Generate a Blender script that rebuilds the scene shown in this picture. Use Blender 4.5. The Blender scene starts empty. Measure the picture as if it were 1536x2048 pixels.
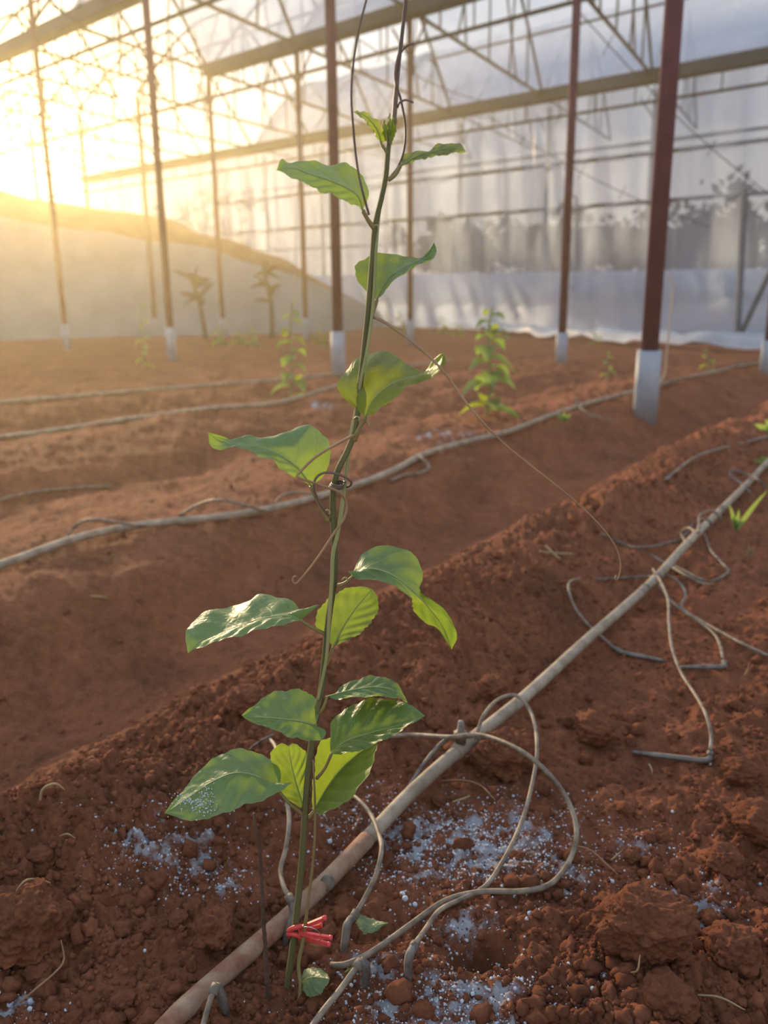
import bpy, math, random
import numpy as np
from mathutils import Vector, Matrix
random.seed(7); RNG = np.random.default_rng(7)
scene = bpy.context.scene
col = scene.collection

# ------------------------------------------------------------------ camera
F_PX, CAM_H = 1700.0, 0.52
PITCH, ROLL = math.atan(464/1700), math.radians(-0.6)
FW = np.array([0, math.cos(PITCH), -math.sin(PITCH)])
U0 = np.array([0, math.sin(PITCH), math.cos(PITCH)])
RT = np.array([1., 0, 0])*math.cos(ROLL) + U0*math.sin(ROLL)
UP = U0*math.cos(ROLL) - np.array([1., 0, 0])*math.sin(ROLL)
CAM = np.array([0, 0, CAM_H])
cam = bpy.data.cameras.new('camera'); cam_o = bpy.data.objects.new('camera', cam); col.objects.link(cam_o)
cam.sensor_fit = 'VERTICAL'; cam.sensor_height = 34.6; cam.sensor_width = 34.6
cam.lens = F_PX/2048*34.6; cam.clip_start = 0.02; cam.clip_end = 500
m = Matrix.Identity(4)
for i in range(3):
    m[i][0] = RT[i]; m[i][1] = UP[i]; m[i][2] = -FW[i]; m[i][3] = CAM[i]
cam_o.matrix_world = m
cam.dof.use_dof = True; cam.dof.focus_distance = 0.60; cam.dof.aperture_fstop = 7.5
scene.camera = cam_o

# ------------------------------------------------------------------ light
SUN_AZ, SUN_EL = math.radians(-25), math.radians(9.6)
SUN_DIR = Vector((math.sin(SUN_AZ)*math.cos(SUN_EL), math.cos(SUN_AZ)*math.cos(SUN_EL), math.sin(SUN_EL)))
sun = bpy.data.lights.new('sun_offscreen', 'SUN'); sun.energy = 8.4; sun.color = (1.0, 0.72, 0.40); sun.angle = math.radians(4)
sun_o = bpy.data.objects.new('sun_offscreen', sun); col.objects.link(sun_o)
sun_o.rotation_euler = (-SUN_DIR).to_track_quat('-Z', 'Y').to_euler()

world = bpy.data.worlds.new('sky'); scene.world = world; world.use_nodes = True
wn, wl = world.node_tree.nodes, world.node_tree.links
wn.clear()
def wnode(t, **k):
    n = wn.new(t)
    for a, b in k.items(): setattr(n, a, b)
    return n
tc = wnode('ShaderNodeTexCoord')
dot = wnode('ShaderNodeVectorMath', operation='DOT_PRODUCT'); wl.new(tc.outputs['Generated'], dot.inputs[0]); dot.inputs[1].default_value = SUN_DIR
dmx = wnode('ShaderNodeMath', operation='MAXIMUM'); wl.new(dot.outputs['Value'], dmx.inputs[0]); dmx.inputs[1].default_value = 0
def glow(power, gain):
    a = wnode('ShaderNodeMath', operation='POWER'); wl.new(dmx.outputs[0], a.inputs[0]); a.inputs[1].default_value = power
    b = wnode('ShaderNodeMath', operation='MULTIPLY'); wl.new(a.outputs[0], b.inputs[0]); b.inputs[1].default_value = gain
    return b
sx = wnode('ShaderNodeSeparateXYZ'); wl.new(tc.outputs['Generated'], sx.inputs[0])
rp = wnode('ShaderNodeValToRGB'); wl.new(sx.outputs['Z'], rp.inputs[0])
rp.color_ramp.elements[0].position = 0.0; rp.color_ramp.elements[0].color = (0.46, 0.41, 0.35, 1)
rp.color_ramp.elements[1].position = 0.55; rp.color_ramp.elements[1].color = (0.46, 0.58, 0.76, 1)
_e = rp.color_ramp.elements.new(.22); _e.color = (0.46, 0.48, 0.50, 1)
wns = wnode('ShaderNodeTexNoise'); wns.inputs['Scale'].default_value = 2.2; wns.inputs['Detail'].default_value = 4
wmp = wnode('ShaderNodeMapping'); wmp.inputs['Scale'].default_value = (1, 1, 3); wl.new(tc.outputs['Generated'], wmp.inputs[0]); wl.new(wmp.outputs[0], wns.inputs['Vector'])
wmr = wnode('ShaderNodeMapRange'); wl.new(wns.outputs[0], wmr.inputs[0]); wmr.inputs[1].default_value = .3; wmr.inputs[2].default_value = .7; wmr.inputs[3].default_value = .8; wmr.inputs[4].default_value = 1.2
wsc = wnode('ShaderNodeVectorMath', operation='SCALE'); wl.new(rp.outputs[0], wsc.inputs[0]); wl.new(wmr.outputs[0], wsc.inputs[3])
prev = wsc.outputs[0]
for power, gain, c in ((5, 0.24, (1, .80, .50)), (30, .75, (1, .78, .40)), (160, 1.8, (1, .80, .44))):
    g = glow(power, gain)
    s = wnode('ShaderNodeVectorMath', operation='SCALE'); s.inputs[0].default_value = c; wl.new(g.outputs[0], s.inputs[3])
    a = wnode('ShaderNodeVectorMath', operation='ADD'); wl.new(prev, a.inputs[0]); wl.new(s.outputs[0], a.inputs[1]); prev = a.outputs[0]
bg = wnode('ShaderNodeBackground'); wl.new(prev, bg.inputs[0]); bg.inputs[1].default_value = 1.42
wo = wnode('ShaderNodeOutputWorld'); wl.new(bg.outputs[0], wo.inputs[0])

scene.view_settings.view_transform = 'Standard'; scene.view_settings.look = 'None'
scene.view_settings.gamma = 1; scene.view_settings.use_curve_mapping = False
scene.view_settings.exposure = 0.08
scene.cycles.use_denoising = True
scene.cycles.transparent_max_bounces = 12
scene.cycles.max_bounces = 5; scene.cycles.volume_bounces = 0
scene.cycles.use_adaptive_sampling = True; scene.cycles.adaptive_threshold = .03
scene.cycles.diffuse_bounces = 2; scene.cycles.transmission_bounces = 3; scene.cycles.glossy_bounces = 2
scene.cycles.sample_clamp_indirect = 6

# ------------------------------------------------------------------ pixel rays
def ray(x, y): return FW + RT*(x-768)/F_PX + UP*(1024-y)/F_PX
def at_z(x, y, z=0.0):
    d = ray(x, y); return CAM + d*(z-CAM_H)/d[2]
def at_y(x, y, Y):
    d = ray(x, y); return CAM + d*Y/d[1]

# ------------------------------------------------------------------ terrain
def hsh(ix, iy, seed):
    with np.errstate(over='ignore'):
        h = (ix.astype(np.int64)*374761393 + iy.astype(np.int64)*668265263 + seed*974711) & 0xFFFFFFFF
        h = ((h ^ (h >> 13))*1274126177) & 0xFFFFFFFF
        h = h ^ (h >> 16)
    return (h & 0xFFFFFF)/float(0x1000000)
def vnoise(x, y, seed=0):
    ix, iy = np.floor(x), np.floor(y); fx, fy = x-ix, y-iy
    ux, uy = fx*fx*(3-2*fx), fy*fy*(3-2*fy)
    a, b = hsh(ix, iy, seed), hsh(ix+1, iy, seed); c, d = hsh(ix, iy+1, seed), hsh(ix+1, iy+1, seed)
    return (a*(1-ux)+b*ux)*(1-uy) + (c*(1-ux)+d*ux)*uy - 0.5
def vnoise3(p, seed):
    """value noise on points p (n, 3)"""
    i = np.floor(p); f = p-i; u = f*f*(3-2*f); out = 0
    for dx in (0, 1):
        for dy in (0, 1):
            for dz in (0, 1):
                w = (u[:, 0] if dx else 1-u[:, 0])*(u[:, 1] if dy else 1-u[:, 1])*(u[:, 2] if dz else 1-u[:, 2])
                out = out+w*hsh(i[:, 0]+dx+(i[:, 2]+dz)*57, i[:, 1]+dy+(i[:, 2]+dz)*131, seed)
    return out-.5
def lumps(x, y, seed):
    """rounded clods: half-spheres of random size, one per cell"""
    ix, iy = np.floor(x), np.floor(y); best = np.zeros_like(x)
    for dx in (-1, 0, 1):
        for dy in (-1, 0, 1):
            cx, cy = ix+dx, iy+dy
            px = cx+.15+.7*hsh(cx, cy, seed); py = cy+.15+.7*hsh(cx, cy, seed+1); r = .25+.55*hsh(cx, cy, seed+2)**2
            d2 = (x-px)**2+(y-py)**2
            best = np.maximum(best, np.sqrt(np.maximum(r*r-d2, 0)))
    return best
KT = [-40, -3, -1.2, -.5, -.1, .15, .42, .52, .60, .645, .70, .82, .94, 1.03, 1.12, 1.26, 1.36, 1.6, 1.85, 2.05, 2.3, 2.6, 2.85, 3.05, 3.25, 3.6, 60]
KZ = [.0, .0, .02, .045, .025, .005, -.004, .008, .032, .045, .038, -.03, -.095, -.115, -.095, -.012, .008, .0, -.05, -.06, -.01, .01, -.03, -.04, .0, 0, 0]
_tt = np.arange(-4, 6, .005); _zz = np.interp(_tt, KT, KZ)
_k = np.exp(-.5*(np.arange(-20, 21)*.005/.022)**2); _k /= _k.sum()
_zz = np.convolve(np.pad(_zz, 20, mode='edge'), _k, 'valid')
HOLE = at_z(965, 1918, 0.0)
def base_z(x, y):
    x = np.asarray(x, float); y = np.asarray(y, float)
    t = -.807*x + .59*y; s = .59*x + .807*y
    near = np.clip(1-(y-3)/4, 0, 1)
    t2 = t + .10*vnoise(s*1.1, t*.7, 3)*near + .05*vnoise(s*3.3, t*1.5, 4)*near
    z = np.interp(t2, _tt, _zz)
    z = z*np.clip(1.15-(s-3.5)/5, .12, 1)
    z = z - .03*np.clip(y-3.5, 0, 12)
    z = z + .03*vnoise(x*.9, y*.9, 5) * np.clip(y-1.5, 0, 1)
    return z
def terrain(x, y):
    x = np.asarray(x, float); y = np.asarray(y, float)
    z = base_z(x, y)
    t = -.807*x + .59*y
    bed = np.clip((.93-t)/.12, 0, 1)             # crumbly tilled bed
    flank = 1-bed
    rough = .25 + .75*np.exp(-((t-.68)/.17)**2) + .55*np.clip((.25-t)/.2, 0, 1)
    amp = bed*(.45+rough) + flank*(.65+.5*np.clip((y-2)/2, 0, 1))
    dist = np.hypot(x, y)
    fade = np.clip(1.6-dist/8, .15, 1)
    n = (.030*vnoise(x*7, y*7, 11) + .018*vnoise(x*17, y*17, 12) + .010*vnoise(x*38, y*38, 13) + .0075*vnoise(x*80, y*80, 14) + .0055*vnoise(x*170, y*170, 15) + .0035*vnoise(x*340, y*340, 16))
    z = z + n*amp*fade
    w1, w2 = 1.6*vnoise(x*60, y*60, 61), 1.6*vnoise(x*60, y*60, 62)
    z = z + (bed*(.25+.75*rough) + flank*(.24+.4*np.clip((y-2)/2, 0, 1)))*(.30*lumps(x*26+2*w1, y*26+2*w2, 21)/26 + .45*lumps(x*60+3+w1, y*60+w2, 31)/60 + .55*lumps(x*130+w2, y*130+7+w1, 41)/130 + .6*lumps(x*260, y*260, 51)/260)*fade
    d = np.hypot((x-HOLE[0])/1.5, y-HOLE[1])
    z = z - .030*np.exp(-(d/.016)**4) - .008*np.exp(-(d/.03)**2)
    return z
_rr = np.exp(np.linspace(math.log(.25), math.log(60), 2600))
def gp(px, py, lift=0.0):
    """where the sight line through a pixel meets the ground raised by lift"""
    d = ray(px, py); P = CAM[None] + d[None]*_rr[:, None]
    h = P[:, 2] - base_z(P[:, 0], P[:, 1]) - lift
    k = np.argmax(h < 0)
    if h[k] >= 0: k = len(_rr)-1
    if k == 0: return P[0]
    r0 = _rr[k]; w = .08+.03*r0; rr = np.linspace(max(.2, r0-w), r0+w, 160)
    P = CAM[None] + d[None]*rr[:, None]; h = P[:, 2] - terrain(P[:, 0], P[:, 1]) - lift
    k = int(np.argmax(h < 0))
    if k == 0: return P[80]
    a = h[k-1]/(h[k-1]-h[k]+1e-12)
    return P[k-1]*(1-a)+P[k]*a

# ------------------------------------------------------------------ materials
def mat(name):
    m = bpy.data.materials.new(name); m.use_nodes = True
    nt = m.node_tree; nt.nodes.clear()
    out = nt.nodes.new('ShaderNodeOutputMaterial')
    return m, nt, out
def N(nt, t, **k):
    n = nt.nodes.new(t)
    for a, b in k.items():
        if a == 'ins':
            for q, v in b.items(): n.inputs[q].default_value = v
        else: setattr(n, a, b)
    return n
def ramp(nt, src, stops):
    r = N(nt, 'ShaderNodeValToRGB'); nt.links.new(src, r.inputs[0])
    e = r.color_ramp.elements
    while len(e) < len(stops): e.new(.5)
    for q, (p, c) in zip(e, stops): q.position = p; q.color = (*c, 1)
    return r.outputs[0]
def noise(nt, scale, detail=4, rough=.6, coord='Object', stretch=None):
    t = N(nt, 'ShaderNodeTexCoord'); n = N(nt, 'ShaderNodeTexNoise', ins={'Scale': scale, 'Detail': detail, 'Roughness': rough})
    v = t.outputs[coord]
    if stretch:
        mp = N(nt, 'ShaderNodeMapping', ins={'Scale': stretch}); nt.links.new(v, mp.inputs[0]); v = mp.outputs[0]
    nt.links.new(v, n.inputs['Vector']); return n.outputs[0]
def simple(name, c1, c2, scale=30, rough=.6, metal=0, bump=0, spec=.3, stretch=None, trans=0):
    m, nt, out = mat(name)
    n = noise(nt, scale, stretch=stretch)
    p = N(nt, 'ShaderNodeBsdfPrincipled', ins={'Roughness': rough, 'Metallic': metal, 'Specular IOR Level': spec})
    nt.links.new(ramp(nt, n, [(.3, c1), (.7, c2)]), p.inputs['Base Color'])
    if bump:
        b = N(nt, 'ShaderNodeBump', ins={'Strength': bump, 'Distance': .002}); nt.links.new(noise(nt, scale*4), b.inputs['Height']); nt.links.new(b.outputs[0], p.inputs['Normal'])
    nt.links.new(p.outputs[0], out.inputs[0])
    return m

def soil_material(name, powder=True):
    m, nt, out = mat(name); L = nt.links
    big = noise(nt, 6, 5, .65); fine = noise(nt, 260, 3, .7)
    c = ramp(nt, big, [(.25, (.132, .050, .027)), (.5, (.236, .084, .042)), (.8, (.335, .121, .060))])
    f0 = noise(nt, 48, 5, .7); fa = N(nt, 'ShaderNodeMath', operation='ADD'); L.new(fine, fa.inputs[0]); L.new(f0, fa.inputs[1])
    f = ramp(nt, fa.outputs[0], [(.33, (.72, .70, .70)), (.70, (1.55, 1.50, 1.48))])
    f_half = N(nt, 'ShaderNodeMath', operation='MULTIPLY', ins={1: .5}); L.new(fa.outputs[0], f_half.inputs[0]); L.new(f_half.outputs[0], f.node.inputs[0])
    mul = N(nt, 'ShaderNodeMix', data_type='RGBA', blend_type='MULTIPLY', ins={0: 1.0}); L.new(c, mul.inputs[6]); L.new(f, mul.inputs[7])
    colr = mul.outputs[2]
    p = N(nt, 'ShaderNodeBsdfPrincipled', ins={'Roughness': .95, 'Specular IOR Level': .12})
    if powder:
        at = N(nt, 'ShaderNodeAttribute', attribute_name='powder')
        g1 = noise(nt, 230, 5, .85)
        ad = N(nt, 'ShaderNodeMath', operation='ADD'); L.new(at.outputs['Fac'], ad.inputs[0]); L.new(g1, ad.inputs[1])
        mr = N(nt, 'ShaderNodeMapRange', ins={1: .80, 2: 1.10, 3: 0, 4: .75}); L.new(ad.outputs[0], mr.inputs[0])
        mx = N(nt, 'ShaderNodeMix', data_type='RGBA'); L.new(mr.outputs[0], mx.inputs[0]); L.new(colr, mx.inputs[6]); mx.inputs[7].default_value = (.55, .58, .62, 1)
        colr = mx.outputs[2]
    L.new(colr, p.inputs['Base Color'])
    b1 = N(nt, 'ShaderNodeBump', ins={'Strength': .8, 'Distance': .005}); L.new(noise(nt, 210, 8, .85), b1.inputs['Height'])
    L.new(b1.outputs[0], p.inputs['Normal'])
    L.new(p.outputs[0], out.inputs[0]); return m

def leaf_material(name, top, back, trans, tw=.55, rough=.42):
    m, nt, out = mat(name); L = nt.links
    uv = N(nt, 'ShaderNodeUVMap', uv_map='leaf'); sp = N(nt, 'ShaderNodeSeparateXYZ'); L.new(uv.outputs[0], sp.inputs[0])
    def M(op, a, b=None, c=None):
        n = N(nt, 'ShaderNodeMath', operation=op)
        for i, v in enumerate((a, b, c)):
            if v is None: continue
            if isinstance(v, (int, float)): n.inputs[i].default_value = v
            else: L.new(v, n.inputs[i])
        return n.outputs[0]
    v = M('ABSOLUTE', M('SUBTRACT', M('MULTIPLY', sp.outputs[1], 2), 1))
    ph = M('SUBTRACT', M('MULTIPLY', sp.outputs[0], 6.5), M('MULTIPLY', v, 1.9))
    fr = M('ABSOLUTE', M('SUBTRACT', M('FRACT', ph), .5))
    side = M('SUBTRACT', 1, M('SMOOTH_MIN', M('MULTIPLY', fr, 16), 1, .2))
    mid = M('SUBTRACT', 1, M('MINIMUM', M('MULTIPLY', v, 16), 1))
    vein = M('MULTIPLY', M('MAXIMUM', M('MAXIMUM', side, 0), mid), .40)
    n1 = noise(nt, 60, 5, .6)
    net = N(nt, 'ShaderNodeTexVoronoi', feature='DISTANCE_TO_EDGE', ins={'Scale': 190}); tcx = N(nt, 'ShaderNodeTexCoord'); L.new(tcx.outputs['Object'], net.inputs['Vector'])
    d = ramp(nt, n1, [(.3, tuple(q*.75 for q in top)), (.7, tuple(min(1, q*1.2) for q in top))])
    mx = N(nt, 'ShaderNodeMix', data_type='RGBA'); L.new(vein, mx.inputs[0]); L.new(d, mx.inputs[6]); mx.inputs[7].default_value = (.32, .42, .16, 1)
    geo = N(nt, 'ShaderNodeNewGeometry')
    mb = N(nt, 'ShaderNodeMix', data_type='RGBA'); L.new(geo.outputs['Backfacing'], mb.inputs[0]); L.new(mx.outputs[2], mb.inputs[6]); mb.inputs[7].default_value = (*back, 1)
    # a few specks
    sn = noise(nt, 420, 2, .5); spk = M('GREATER_THAN', sn, .73)
    ms = N(nt, 'ShaderNodeMix', data_type='RGBA'); L.new(M('MULTIPLY', spk, .7), ms.inputs[0]); L.new(mb.outputs[2], ms.inputs[6]); ms.inputs[7].default_value = (.03, .025, .012, 1)
    p = N(nt, 'ShaderNodeBsdfPrincipled', ins={'Roughness': rough, 'Specular IOR Level': .5, 'Sheen Weight': .08, 'Sheen Roughness': .4}); L.new(ms.outputs[2], p.inputs['Base Color'])
    hgt = M('ADD', M('MULTIPLY', vein, -1.0), M('MULTIPLY', net.outputs['Distance'], 1.2))
    b = N(nt, 'ShaderNodeBump', ins={'Strength': .35, 'Distance': .0012}); L.new(hgt, b.inputs['Height']); L.new(b.outputs[0], p.inputs['Normal'])
    tr = N(nt, 'ShaderNodeBsdfTranslucent'); 
    mt = N(nt, 'ShaderNodeMix', data_type='RGBA', blend_type='MULTIPLY', ins={0: 1.0}); mt.inputs[6].default_value = (*trans, 1)
    L.new(ramp(nt, n1, [(.3, (.94, .94, .94)), (.7, (1.05, 1.05, 1.05))]), mt.inputs[7])
    mv = N(nt, 'ShaderNodeMix', data_type='RGBA'); L.new(M('MULTIPLY', vein, 1.2), mv.inputs[0]); L.new(mt.outputs[2], mv.inputs[6]); mv.inputs[7].default_value = (trans[0]*.75, trans[1]*.62, trans[2]*.4, 1)
    L.new(mv.outputs[2], tr.inputs[0])
    ad = N(nt, 'ShaderNodeMixShader', ins={0: tw}); L.new(p.outputs[0], ad.inputs[1]); L.new(tr.outputs[0], ad.inputs[2])
    L.new(ad.outputs[0], out.inputs[0]); return m

def film_material(name, c, opac, scale=1.2, stretch=(1, 1, .25), var=.25, diff=.35):
    m, nt, out = mat(name); L = nt.links
    n = noise(nt, scale, 6, .6, stretch=stretch)
    tl = N(nt, 'ShaderNodeBsdfTranslucent'); tl.inputs[0].default_value = (*c, 1)
    df = N(nt, 'ShaderNodeBsdfPrincipled', ins={'Base Color': (*c, 1), 'Roughness': .3, 'Specular IOR Level': .5})
    mx = N(nt, 'ShaderNodeMixShader', ins={0: diff}); L.new(tl.outputs[0], mx.inputs[1]); L.new(df.outputs[0], mx.inputs[2])
    tp = N(nt, 'ShaderNodeBsdfTransparent'); tp.inputs[0].default_value = (.96, .97, 1, 1)
    mr = N(nt, 'ShaderNodeMapRange', ins={1: .3, 2: .7, 3: max(0, opac-var), 4: min(1, opac+var)}); L.new(n, mr.inputs[0])
    fm = N(nt, 'ShaderNodeMixShader'); L.new(mr.outputs[0], fm.inputs[0]); L.new(tp.outputs[0], fm.inputs[1]); L.new(mx.outputs[0], fm.inputs[2])
    L.new(fm.outputs[0], out.inputs[0]); return m

MAT = dict(
    soil=soil_material('red_soil'),
    clod=soil_material('red_soil_clod', False),
    bank=simple('bank_soil', (.17, .085, .045), (.30, .17, .09), 3, .95, spec=.1),
    stem=simple('green_stem', (.085, .085, .030), (.16, .145, .06), 60, .7, bump=.2, stretch=(1, 1, .15)),
    stem2=simple('pale_green_stem', (.22, .24, .09), (.34, .33, .15), 70, .5, bump=.2, stretch=(1, 1, .15)),
    petiole=simple('petiole', (.20, .17, .06), (.28, .20, .09), 40, .5),
    vein=simple('leaf_vein', (.22, .27, .10), (.30, .34, .14), 60, .6),
    tendril=simple('tendril', (.24, .13, .07), (.36, .23, .11), 40, .5),
    tendril_dark=simple('tendril_dark', (.11, .07, .06), (.18, .12, .09), 40, .5),
    leaf=leaf_material('vine_leaf', (.082, .168, .044), (.14, .24, .07), (.43, .58, .035), .38, .45),
    leaf_young=leaf_material('young_leaf', (.15, .22, .035), (.19, .26, .05), (.46, .54, .04), .58),
    weed=leaf_material('weed_leaf', (.12, .22, .07), (.15, .24, .09), (.40, .55, .10), .5),
    wilt=leaf_material('wilted_leaf', (.16, .22, .09), (.20, .25, .11), (.30, .40, .10), .35),
    red=simple('red_plastic', (.60, .045, .05), (.72, .09, .08), 150, .45),
    wire=simple('steel_wire', (.5, .5, .5), (.65, .65, .66), 50, .3, 1),
    pipe=simple('dusty_pipe', (.20, .145, .095), (.42, .33, .235), 38, .7, bump=.15),
    pipe_soil=simple('soiled_pipe', (.22, .082, .045), (.36, .25, .17), 55, .85, bump=.3),
    tube=simple('drip_tube', (.10, .070, .048), (.34, .26, .18), 75, .6, bump=.1),
    tube_grey=simple('grey_tube', (.075, .060, .050), (.24, .20, .165), 75, .6, bump=.1),
    fitting=simple('dark_fitting', (.08, .06, .045), (.24, .19, .14), 90, .6, bump=.1),
    stick=simple('dry_stick', (.05, .03, .02), (.13, .08, .055), 90, .9, bump=.6),
    straw=simple('straw', (.26, .16, .08), (.42, .29, .15), 60, .8),
    root=simple('dry_root', (.22, .11, .06), (.34, .20, .11), 60, .9),
    pellet=simple('white_granule', (.40, .42, .45), (.58, .60, .64), 200, .8),
    post=simple('red_oxide_post', (.095, .030, .048), (.145, .050, .068), 8, .75, spec=.1),
    post_grey=simple('galvanised_post', (.12, .14, .18), (.18, .21, .25), 8, .7, 0),
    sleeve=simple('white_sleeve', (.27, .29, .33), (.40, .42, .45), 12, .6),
    steel=simple('frame_steel', (.040, .042, .05), (.08, .08, .09), 6, .8, 0, spec=.1),
    gutter=simple('gutter_steel', (.06, .068, .085), (.10, .11, .135), 2, .8, 0, spec=.1),
    film=film_material('roof_film', (.55, .64, .76), .66, 1.6, (1, 1, 1), .2),
    wallfilm=film_material('wall_film', (.43, .51, .65), .62, 1.5, (1.2, 1.2, .12), .18),
    apron=film_material('apron_film', (.62, .74, .90), .88, 1.2, (1, 1, .3), .10),
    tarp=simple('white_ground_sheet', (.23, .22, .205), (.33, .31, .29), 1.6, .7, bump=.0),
    strip=simple('white_plastic_strip', (.42, .44, .47), (.60, .62, .65), 3, .5),
    bark=simple('bark', (.05, .035, .02), (.10, .07, .04), 20, .9),
    shrub=simple('shrub_leaf', (.018, .035, .016), (.04, .065, .03), 4, .7),
    outside=simple('outside_ground', (.12, .10, .05), (.2, .16, .09), 1, .95),
    twine=simple('twine', (.42, .34, .24), (.55, .46, .34), 80, .8),
)

# ------------------------------------------------------------------ mesh helpers
def mesh_of(name, V, Fc, smooth=True, uv=None):
    me = bpy.data.meshes.new(name)
    me.from_pydata([tuple(v) for v in V], [], [tuple(f) for f in Fc])
    if smooth: me.polygons.foreach_set('use_smooth', [True]*len(me.polygons))
    if uv is not None:
        l = me.uv_layers.new(name='leaf'); idx = np.zeros(len(me.loops), int); me.loops.foreach_get('vertex_index', idx)
        l.data.foreach_set('uv', np.asarray(uv)[idx].ravel())
    me.update(); return me
def fast_mesh(name, V, tris, smooth=True):
    me = bpy.data.meshes.new(name); V = np.asarray(V, np.float32); T = np.asarray(tris, np.int32); k = T.shape[1]
    me.vertices.add(len(V)); me.vertices.foreach_set('co', V.ravel())
    me.loops.add(T.size); me.loops.foreach_set('vertex_index', T.ravel())
    me.polygons.add(len(T)); me.polygons.foreach_set('loop_start', np.arange(0, T.size, k, dtype=np.int32))
    me.polygons.foreach_set('use_smooth', np.full(len(T), smooth))
    me.update(calc_edges=True); return me
def tag(o, label=None, cat=None, group=None, kind=None):
    if label: o['label'] = label
    if cat: o['category'] = cat
    if group: o['group'] = group
    if kind: o['kind'] = kind
    return o
def link(name, me, material, parent=None):
    o = bpy.data.objects.new(name, me); col.objects.link(o)
    if material and not me.materials: me.materials.append(MAT[material] if isinstance(material, str) else material)
    if parent is not None:
        o.parent = parent
        if parent.type == 'EMPTY': o.location = -Vector(parent.location)   # verts are in world space
    return o
def solo(name, V, Fc, material, label, cat, group=None, kind=None, smooth=True, uv=None):
    """a thing that is one mesh, origin at its base"""
    V = np.array(V, float); c = np.array([V[:, 0].mean(), V[:, 1].mean(), V[:, 2].min()])
    o = link(name, mesh_of(name, V-c, Fc, smooth, uv), material); o.location = c
    return tag(o, label, cat, group, kind)
def thing(name, loc, label, cat, group=None):
    e = bpy.data.objects.new(name, None); col.objects.link(e); e.location = Vector(loc); e.empty_display_size = .02
    return tag(e, label, cat, group)
def part(name, VF, material, parent, smooth=True, uv=None):
    return link(name, mesh_of(name, VF[0], VF[1], smooth, uv), material, parent)
def join(*vfs):
    V, Fc = [], []
    for v, f in vfs:
        o = len(V); V += [tuple(q) for q in v]; Fc += [tuple(i+o for i in q) for q in f]
    return V, Fc
def spline(P, n):
    """Catmull-Rom through P, n samples evenly spaced by length"""
    P = np.asarray(P, float)
    if len(P) == 2: return P[0]+(P[1]-P[0])*np.linspace(0, 1, n)[:, None]
    Q = np.vstack([2*P[0]-P[1], P, 2*P[-1]-P[-2]]); out = []
    for i in range(1, len(Q)-2):
        t = np.linspace(0, 1, 16, endpoint=False)[:, None]; a, b, c, d = Q[i-1], Q[i], Q[i+1], Q[i+2]
        out.append(.5*((2*b)+(-a+c)*t+(2*a-5*b+4*c-d)*t*t+(-a+3*b-3*c+d)*t**3))
    out = np.vstack(out+[P[-1:]])
    s = np.r_[0, np.cumsum(np.linalg.norm(np.diff(out, axis=0), axis=1))]
    u = np.linspace(0, s[-1], n)
    return np.stack([np.interp(u, s, out[:, k]) for k in range(out.shape[1])], 1)
def tube(path, r, sides=8, cap=True, lobes=0):
    P = np.asarray(path, float); n = len(P)
    R = np.full(n, r, float) if np.isscalar(r) else np.interp(np.linspace(0, 1, n), np.linspace(0, 1, len(r)), r)
    T = np.gradient(P, axis=0); T /= np.linalg.norm(T, axis=1)[:, None]+1e-12
    a = np.array([0, 0, 1.]) if abs(T[0][2]) < .9 else np.array([1., 0, 0])
    u = np.cross(T[0], a); u /= np.linalg.norm(u); V = []
    ang = np.arange(sides)*2*math.pi/sides
    mod = 1+(.16*np.cos(lobes*ang) if lobes else 0)
    for i in range(n):
        u = u-T[i]*(u@T[i]); u /= np.linalg.norm(u)+1e-12; w = np.cross(T[i], u)
        V.append(P[i]+((np.cos(ang)*mod)[:, None]*u+(np.sin(ang)*mod)[:, None]*w)*R[i])
    V = np.vstack(V); Fc = []
    for i in range(n-1):
        for k in range(sides):
            k2 = (k+1) % sides; Fc.append((i*sides+k, i*sides+k2, (i+1)*sides+k2, (i+1)*sides+k))
    if cap:
        Fc.append(tuple(range(sides))[::-1]); Fc.append(tuple((n-1)*sides+k for k in range(sides)))
    return V, Fc
def bar(a, b, r, sides=8): return tube(np.array([a, b], float), r, sides)
def box_along(a, b, w, h):
    """rectangular section from a to b; w across, h vertical"""
    a, b = np.array(a, float), np.array(b, float); d = (b-a)/np.linalg.norm(b-a)
    z = np.array([0, 0, 1.]) if abs(d[2]) < .9 else np.array([0, 1., 0]); x = np.cross(d, z); x /= np.linalg.norm(x); z = np.cross(x, d)
    V = [p+x*sx*w/2+z*sz*h/2 for p in (a, b) for sx, sz in ((-1, -1), (1, -1), (1, 1), (-1, 1))]
    return V, [(3, 2, 1, 0), (4, 5, 6, 7), (0, 1, 5, 4), (1, 2, 6, 5), (2, 3, 7, 6), (3, 0, 4, 7)]
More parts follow.
